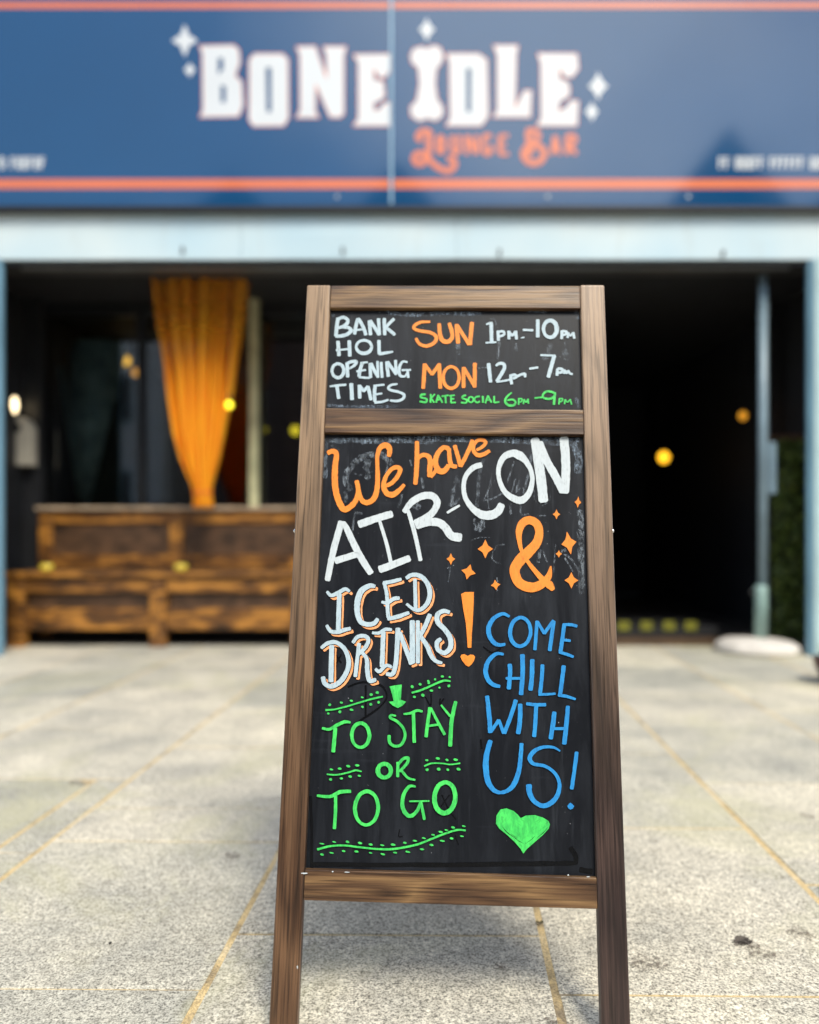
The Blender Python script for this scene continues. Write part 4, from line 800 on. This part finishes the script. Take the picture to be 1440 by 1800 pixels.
# ------------------------------------------------------------------ lamps
def pendant(px, py, Y, r, colr, s, label):
    o = empty('pendant_lamp', (wx(px, Y), Y, zl0+.02), label=label, cat='lamp', group='small lit lamps inside the bar')
    z = wz(py, Y)-(zl0+.02)
    m = emit('lamp glow', colr, s)
    lathe('bulb', [(.004, -r), (r*.6, -r*.8), (r, 0), (r*.75, r*.65), (r*.35, r)], m, o, (0, 0, z), 16)
    lathe('socket', [(r*.38, 0), (r*.38, .04), (.006, .05)], M['black'], o, (0, 0, z+r), 12)
    bm = bmesh.new(); addtube(bm, (0, 0, z+r+.05), (0, 0, 0), .003, seg=6); bmobj('cord', bm, M['black'], o)
pendant(221, 634, 7.0, .045, (1.0, .50, .03), 1.3, 'upper left amber bulb of the touching pair left of the curtain')
pendant(239, 655, 7.3, .038, (1.0, .42, .04), .8, 'lower right amber bulb of the touching pair left of the curtain')
pendant(403, 712, 5.34, .026, (.95, .78, .03), 1.6, 'yellow bulb glowing against the right edge of the curtain')
pendant(519, 757, 6.6, .04, (.9, .68, .03), .9, 'yellow bulb just left of the A-board frame')
pendant(1167, 804, 7.2, .052, (1.0, .48, .02), 1.6, 'large amber bulb hanging low in the dark doorway')
pendant(1306, 731, 6.3, .034, (1.0, .42, .03), .45, 'faint small amber bulb high in the dark doorway')
wl_ = empty('wall_lantern', (wx(14, 5.74), 5.74, wz(735, 5.74)), label='lit white wall lamp at the far left beside the window', cat='lamp')
lathe('bulb', [(.008, .0), (.055, .03), (.07, .085), (.062, .14), (.035, .17)], emit('warm lamp', (1.0, .78, .46), 2.4), wl_, (0, 0, .01), 16)
lathe('cap', [(.05, .0), (.046, .03), (.012, .05)], emit('amber shade', (1.0, .35, .05), .6), wl_, (0, 0, .178), 16)
lathe('base', [(.03, -.02), (.035, .0), (.02, .01)], M['black'], wl_, (0, 0, 0), 14)
bm = bmesh.new(); addtube(bm, (0, 0, -.012), (0, .11, -.012), .012, seg=8); bmobj('bracket', bm, M['black'], wl_)
# cream tag shaped box
tg = empty('wall_box', (wx(32, 5.79), 5.79, wz(818, 5.79)), label='cream box with rounded top and dark hole on the wall under the lamp', cat='wall box')
w2 = (wx(59, 5.79)-wx(5, 5.79))/2; hh = wz(732, 5.79)-wz(818, 5.79)
prof2 = [(-w2, 0), (w2, 0), (w2, hh*.72)]+[(w2*math.cos(t)*.98, hh*.72+hh*.28*math.sin(t)) for t in [math.pi*k/10 for k in range(1, 10)]]+[(-w2, hh*.72)]
bm = bmesh.new(); f0 = bm.faces.new([bm.verts.new((x, -.03, z)) for x, z in prof2]); ex = bmesh.ops.extrude_face_region(bm, geom=[f0])
for v in [e for e in ex['geom'] if isinstance(e, bmesh.types.BMVert)]: v.co.y += .088
bmesh.ops.recalc_face_normals(bm, faces=bm.faces); bmobj('case', bm, simple('cream enamel', (.56, .52, .43), .45, .12), tg)
bm = bmesh.new(); addtube(bm, (0, -.034, hh*.76), (0, -.0305, hh*.76), .036, seg=20); bmobj('hole', bm, M['black'], tg)

# ------------------------------------------------------------------ right side: parasol base, hedge, planter
Yp = 5.13
pb = empty('parasol_stand', (wx(1338, Yp), Yp, 0), label='pale round parasol base with tall blue-grey pole in the doorway', cat='parasol stand')
lathe('base', [(.255, 0), (.268, .015), (.262, .05), (.22, .075), (.12, .088), (.04, .095)], simple('pale concrete', (.62, .58, .52), .7, .15, 8, bump=.3), pb, (-.03, 0, 0), 40)
lathe('sleeve', [(.042, 0), (.042, .36), (.03, .37)], simple('sage sleeve', (.24, .36, .33), .45), pb, (0, 0, .08), 18)
lathe('knob', [(.004, -.02), (.018, -.012), (.018, .012), (.004, .02)], M['black'], pb, (-.06, 0, .4), 12)
lathe('pole', [(.029, .3), (.029, wz(486, Yp))], simple('blue grey pole', (.19, .27, .32), .35, .15), pb, (.012, 0, 0), 18)
bm = bmesh.new(); addbox(bm, .045, .095, -.02, .02, wz(868, Yp), wz(778, Yp), .004); bmobj('winder_box', bm, simple('slate winder', (.17, .25, .31), .4), pb)
hx0 = wx(1362, 5.5); hz1 = wz(772, 5.5)
hd = empty('hedge_panel', (hx0, 5.5, 0), label='dark green leafy hedge panel beside the right-hand pillar', cat='hedge')
box('backing_board', 0, .285, .06, .1, .02, hz1, M['black'], hd); box('top_bar', -.01, .287, .0, .1, hz1+.002, hz1+.03, simple('brown bar', (.10, .05, .03), .5), hd)
lm = NT('hedge leaves'); oi = lm.noise(lm.coord('World'), 25, 2); lm.col(lm.ramp(oi, [(.3, (.04, .09, .02)), (.55, (.14, .20, .035)), (.75, (.30, .32, .05))])); lm.rough(.45)
rs = random.Random(11); vs = []; fs = []
for k in range(2600):
    p = Vector((rs.uniform(-.01, .27), rs.gauss(.03, .025), rs.uniform(.02, hz1))); d = Vector((rs.uniform(-1, 1), rs.uniform(-1, -.1), rs.uniform(-1, .6))).normalized(); L = rs.uniform(.02, .038)
    sd_ = d.orthogonal().normalized(); q = d.cross(sd_); an = rs.uniform(0, 6.28); sd_ = sd_*math.cos(an)+q*math.sin(an); b = len(vs)
    vs += [p, p+d*L*.5+sd_*L*.3, p+d*L, p+d*L*.5-sd_*L*.3]; fs.append((b, b+1, b+2, b+3))
tag(meshobj('leaves', vs, fs, lm.m, hd), kind='stuff')
pp = empty('planter', (2.31, 4.02, 0), label='dark brown pot cut off by the right edge of the photo', cat='plant pot')
lathe('pot', [(.10, 0), (.135, .07), (.15, .12), (.15, .14), (.135, .14), (.13, .11)], simple('dark brown glaze', (.07, .028, .02), .4), pp, seg=30); lathe('soil', [(.128, .1), (.128, .115)], simple('soil', (.03, .02, .015), .9), pp)
rs = random.Random(2); vs = []; fs = []
for k in range(60):
    an = rs.uniform(0, 6.28); rr = rs.uniform(0, .09); p = Vector((rr*math.cos(an), rr*math.sin(an), .11)); d = Vector((math.cos(an)*.5, math.sin(an)*.5, 1)).normalized(); L = rs.uniform(.05, .11); s_ = Vector((-math.sin(an), math.cos(an), 0)); b = len(vs)
    vs += [p, p+d*L*.5+s_*.012, p+d*L, p+d*L*.5-s_*.012]; fs.append((b, b+1, b+2, b+3))
meshobj('plant', vs, fs, lm.m, pp)
# fallen leaf in the joint
Yl = F*CH/(1625-935)
lf = meshobj('fallen_leaf', [(-.009, 0, .002), (-.004, .006, .004), (.0, .001, .002), (.006, .006, .005), (.009, 0, .003), (.003, -.004, .002), (-.004, -.004, .003)], [(0, 1, 2, 6), (2, 3, 4, 5), (2, 5, 6)], simple('dry leaf', (.07, .06, .025), .7), loc=(wx(949, Yl), Yl, .002))
tag(lf, label='tiny dry brown leaf lying on the pale joint under the A-board', cat='leaf')

# ------------------------------------------------------------------ the terrace across the street (seen mirrored in sign and glass)
YO = -12.0
walls = [simple('sooty brick', (.11, .07, .055), .85, .2, 2), simple('brown render', (.13, .11, .09), .85, .2, 2), simple('dark brick', (.09, .06, .05), .85, .2, 2)]
walls.append(simple('pale render', (.55, .56, .56), .8, .1, 2))
slate = simple('slate', (.05, .052, .06), .6, .2, 4)
def mirx(px): return (px-720)/F*(YF*2-YO)
def mirz(py): return CH+(935-py)/F*(YF*2-YO)
spec = [(-21, -13.5, None, 'brick house far along the terrace opposite, plain roof'), (-13.5, -7.8, None, 'rendered house opposite with plain slate roof'), (mirx(340), mirx(480), 312, 'narrow house opposite with a small steep gable'), (mirx(480), mirx(625), None, 'plain roofed house opposite between two gabled ones'),
        (mirx(625), mirx(775), 285, 'house opposite with broad central gable'), (mirx(775), mirx(1160), None, 'wide house opposite with long level roof'), (mirx(1160), mirx(1400), 225, 'tall gabled house opposite with finial'), (mirx(1400), mirx(1400)+8, 240, 'end house of the terrace opposite with high gable')]
for i, (a, b, gp, lb) in enumerate(spec):
    h = mirz(372); o = empty('terrace_house', ((a+b)/2, YO, 0), label=lb, cat='house', group='terrace across the street')
    w = (b-a)/2; box('wall', -w+.005, w-.005, -7, 0, 0, h, walls[3 if i == 1 else i % 3], o)
    if gp:
        p = mirz(gp); gl_ = [(-w*.96, 0, h), (w*.96, 0, h), (w*.25, 0, h+(p-h)*.72), (0, 0, p), (-w*.3, 0, h+(p-h)*.68)]
        vs = gl_+[(x, -6.9, z) for x, y, z in gl_]; n = 5
        meshobj('roof', vs, [(0, 1, 2, 3, 4), (9, 8, 7, 6, 5)]+[((k+1) % n, k, k+n, (k+1) % n+n) for k in range(n)], slate, o)
    else:
        meshobj('roof', [(-w, .15, h), (w, .15, h), (w, -3.4, h+.12), (-w, -3.4, h+.12), (-w, -7, h), (w, -7, h)], [(0, 1, 2, 3), (3, 2, 5, 4), (0, 3, 4), (1, 5, 2)], slate, o)
    nw = max(1, int(2*w/2.4))
    for fl_ in range(3):
        for k in range(nw):
            x = -w+2*w*(k+.5)/nw; z = 1.2+fl_*3.0
            f = box('window', x-.5, x+.5, -.02, .03, z, z+1.6, M['lintel'], o); box('pane', -.43, .43, .051-.02, .056-.02+.004, -.73, .73, M['black'], f)
road = meshobj('road', [(-60, -11.9, -.02), (60, -11.9, -.02), (60, -1.7, -.02), (-60, -1.7, -.02)], [(0, 1, 2, 3)], asph); tag(road, kind='structure')
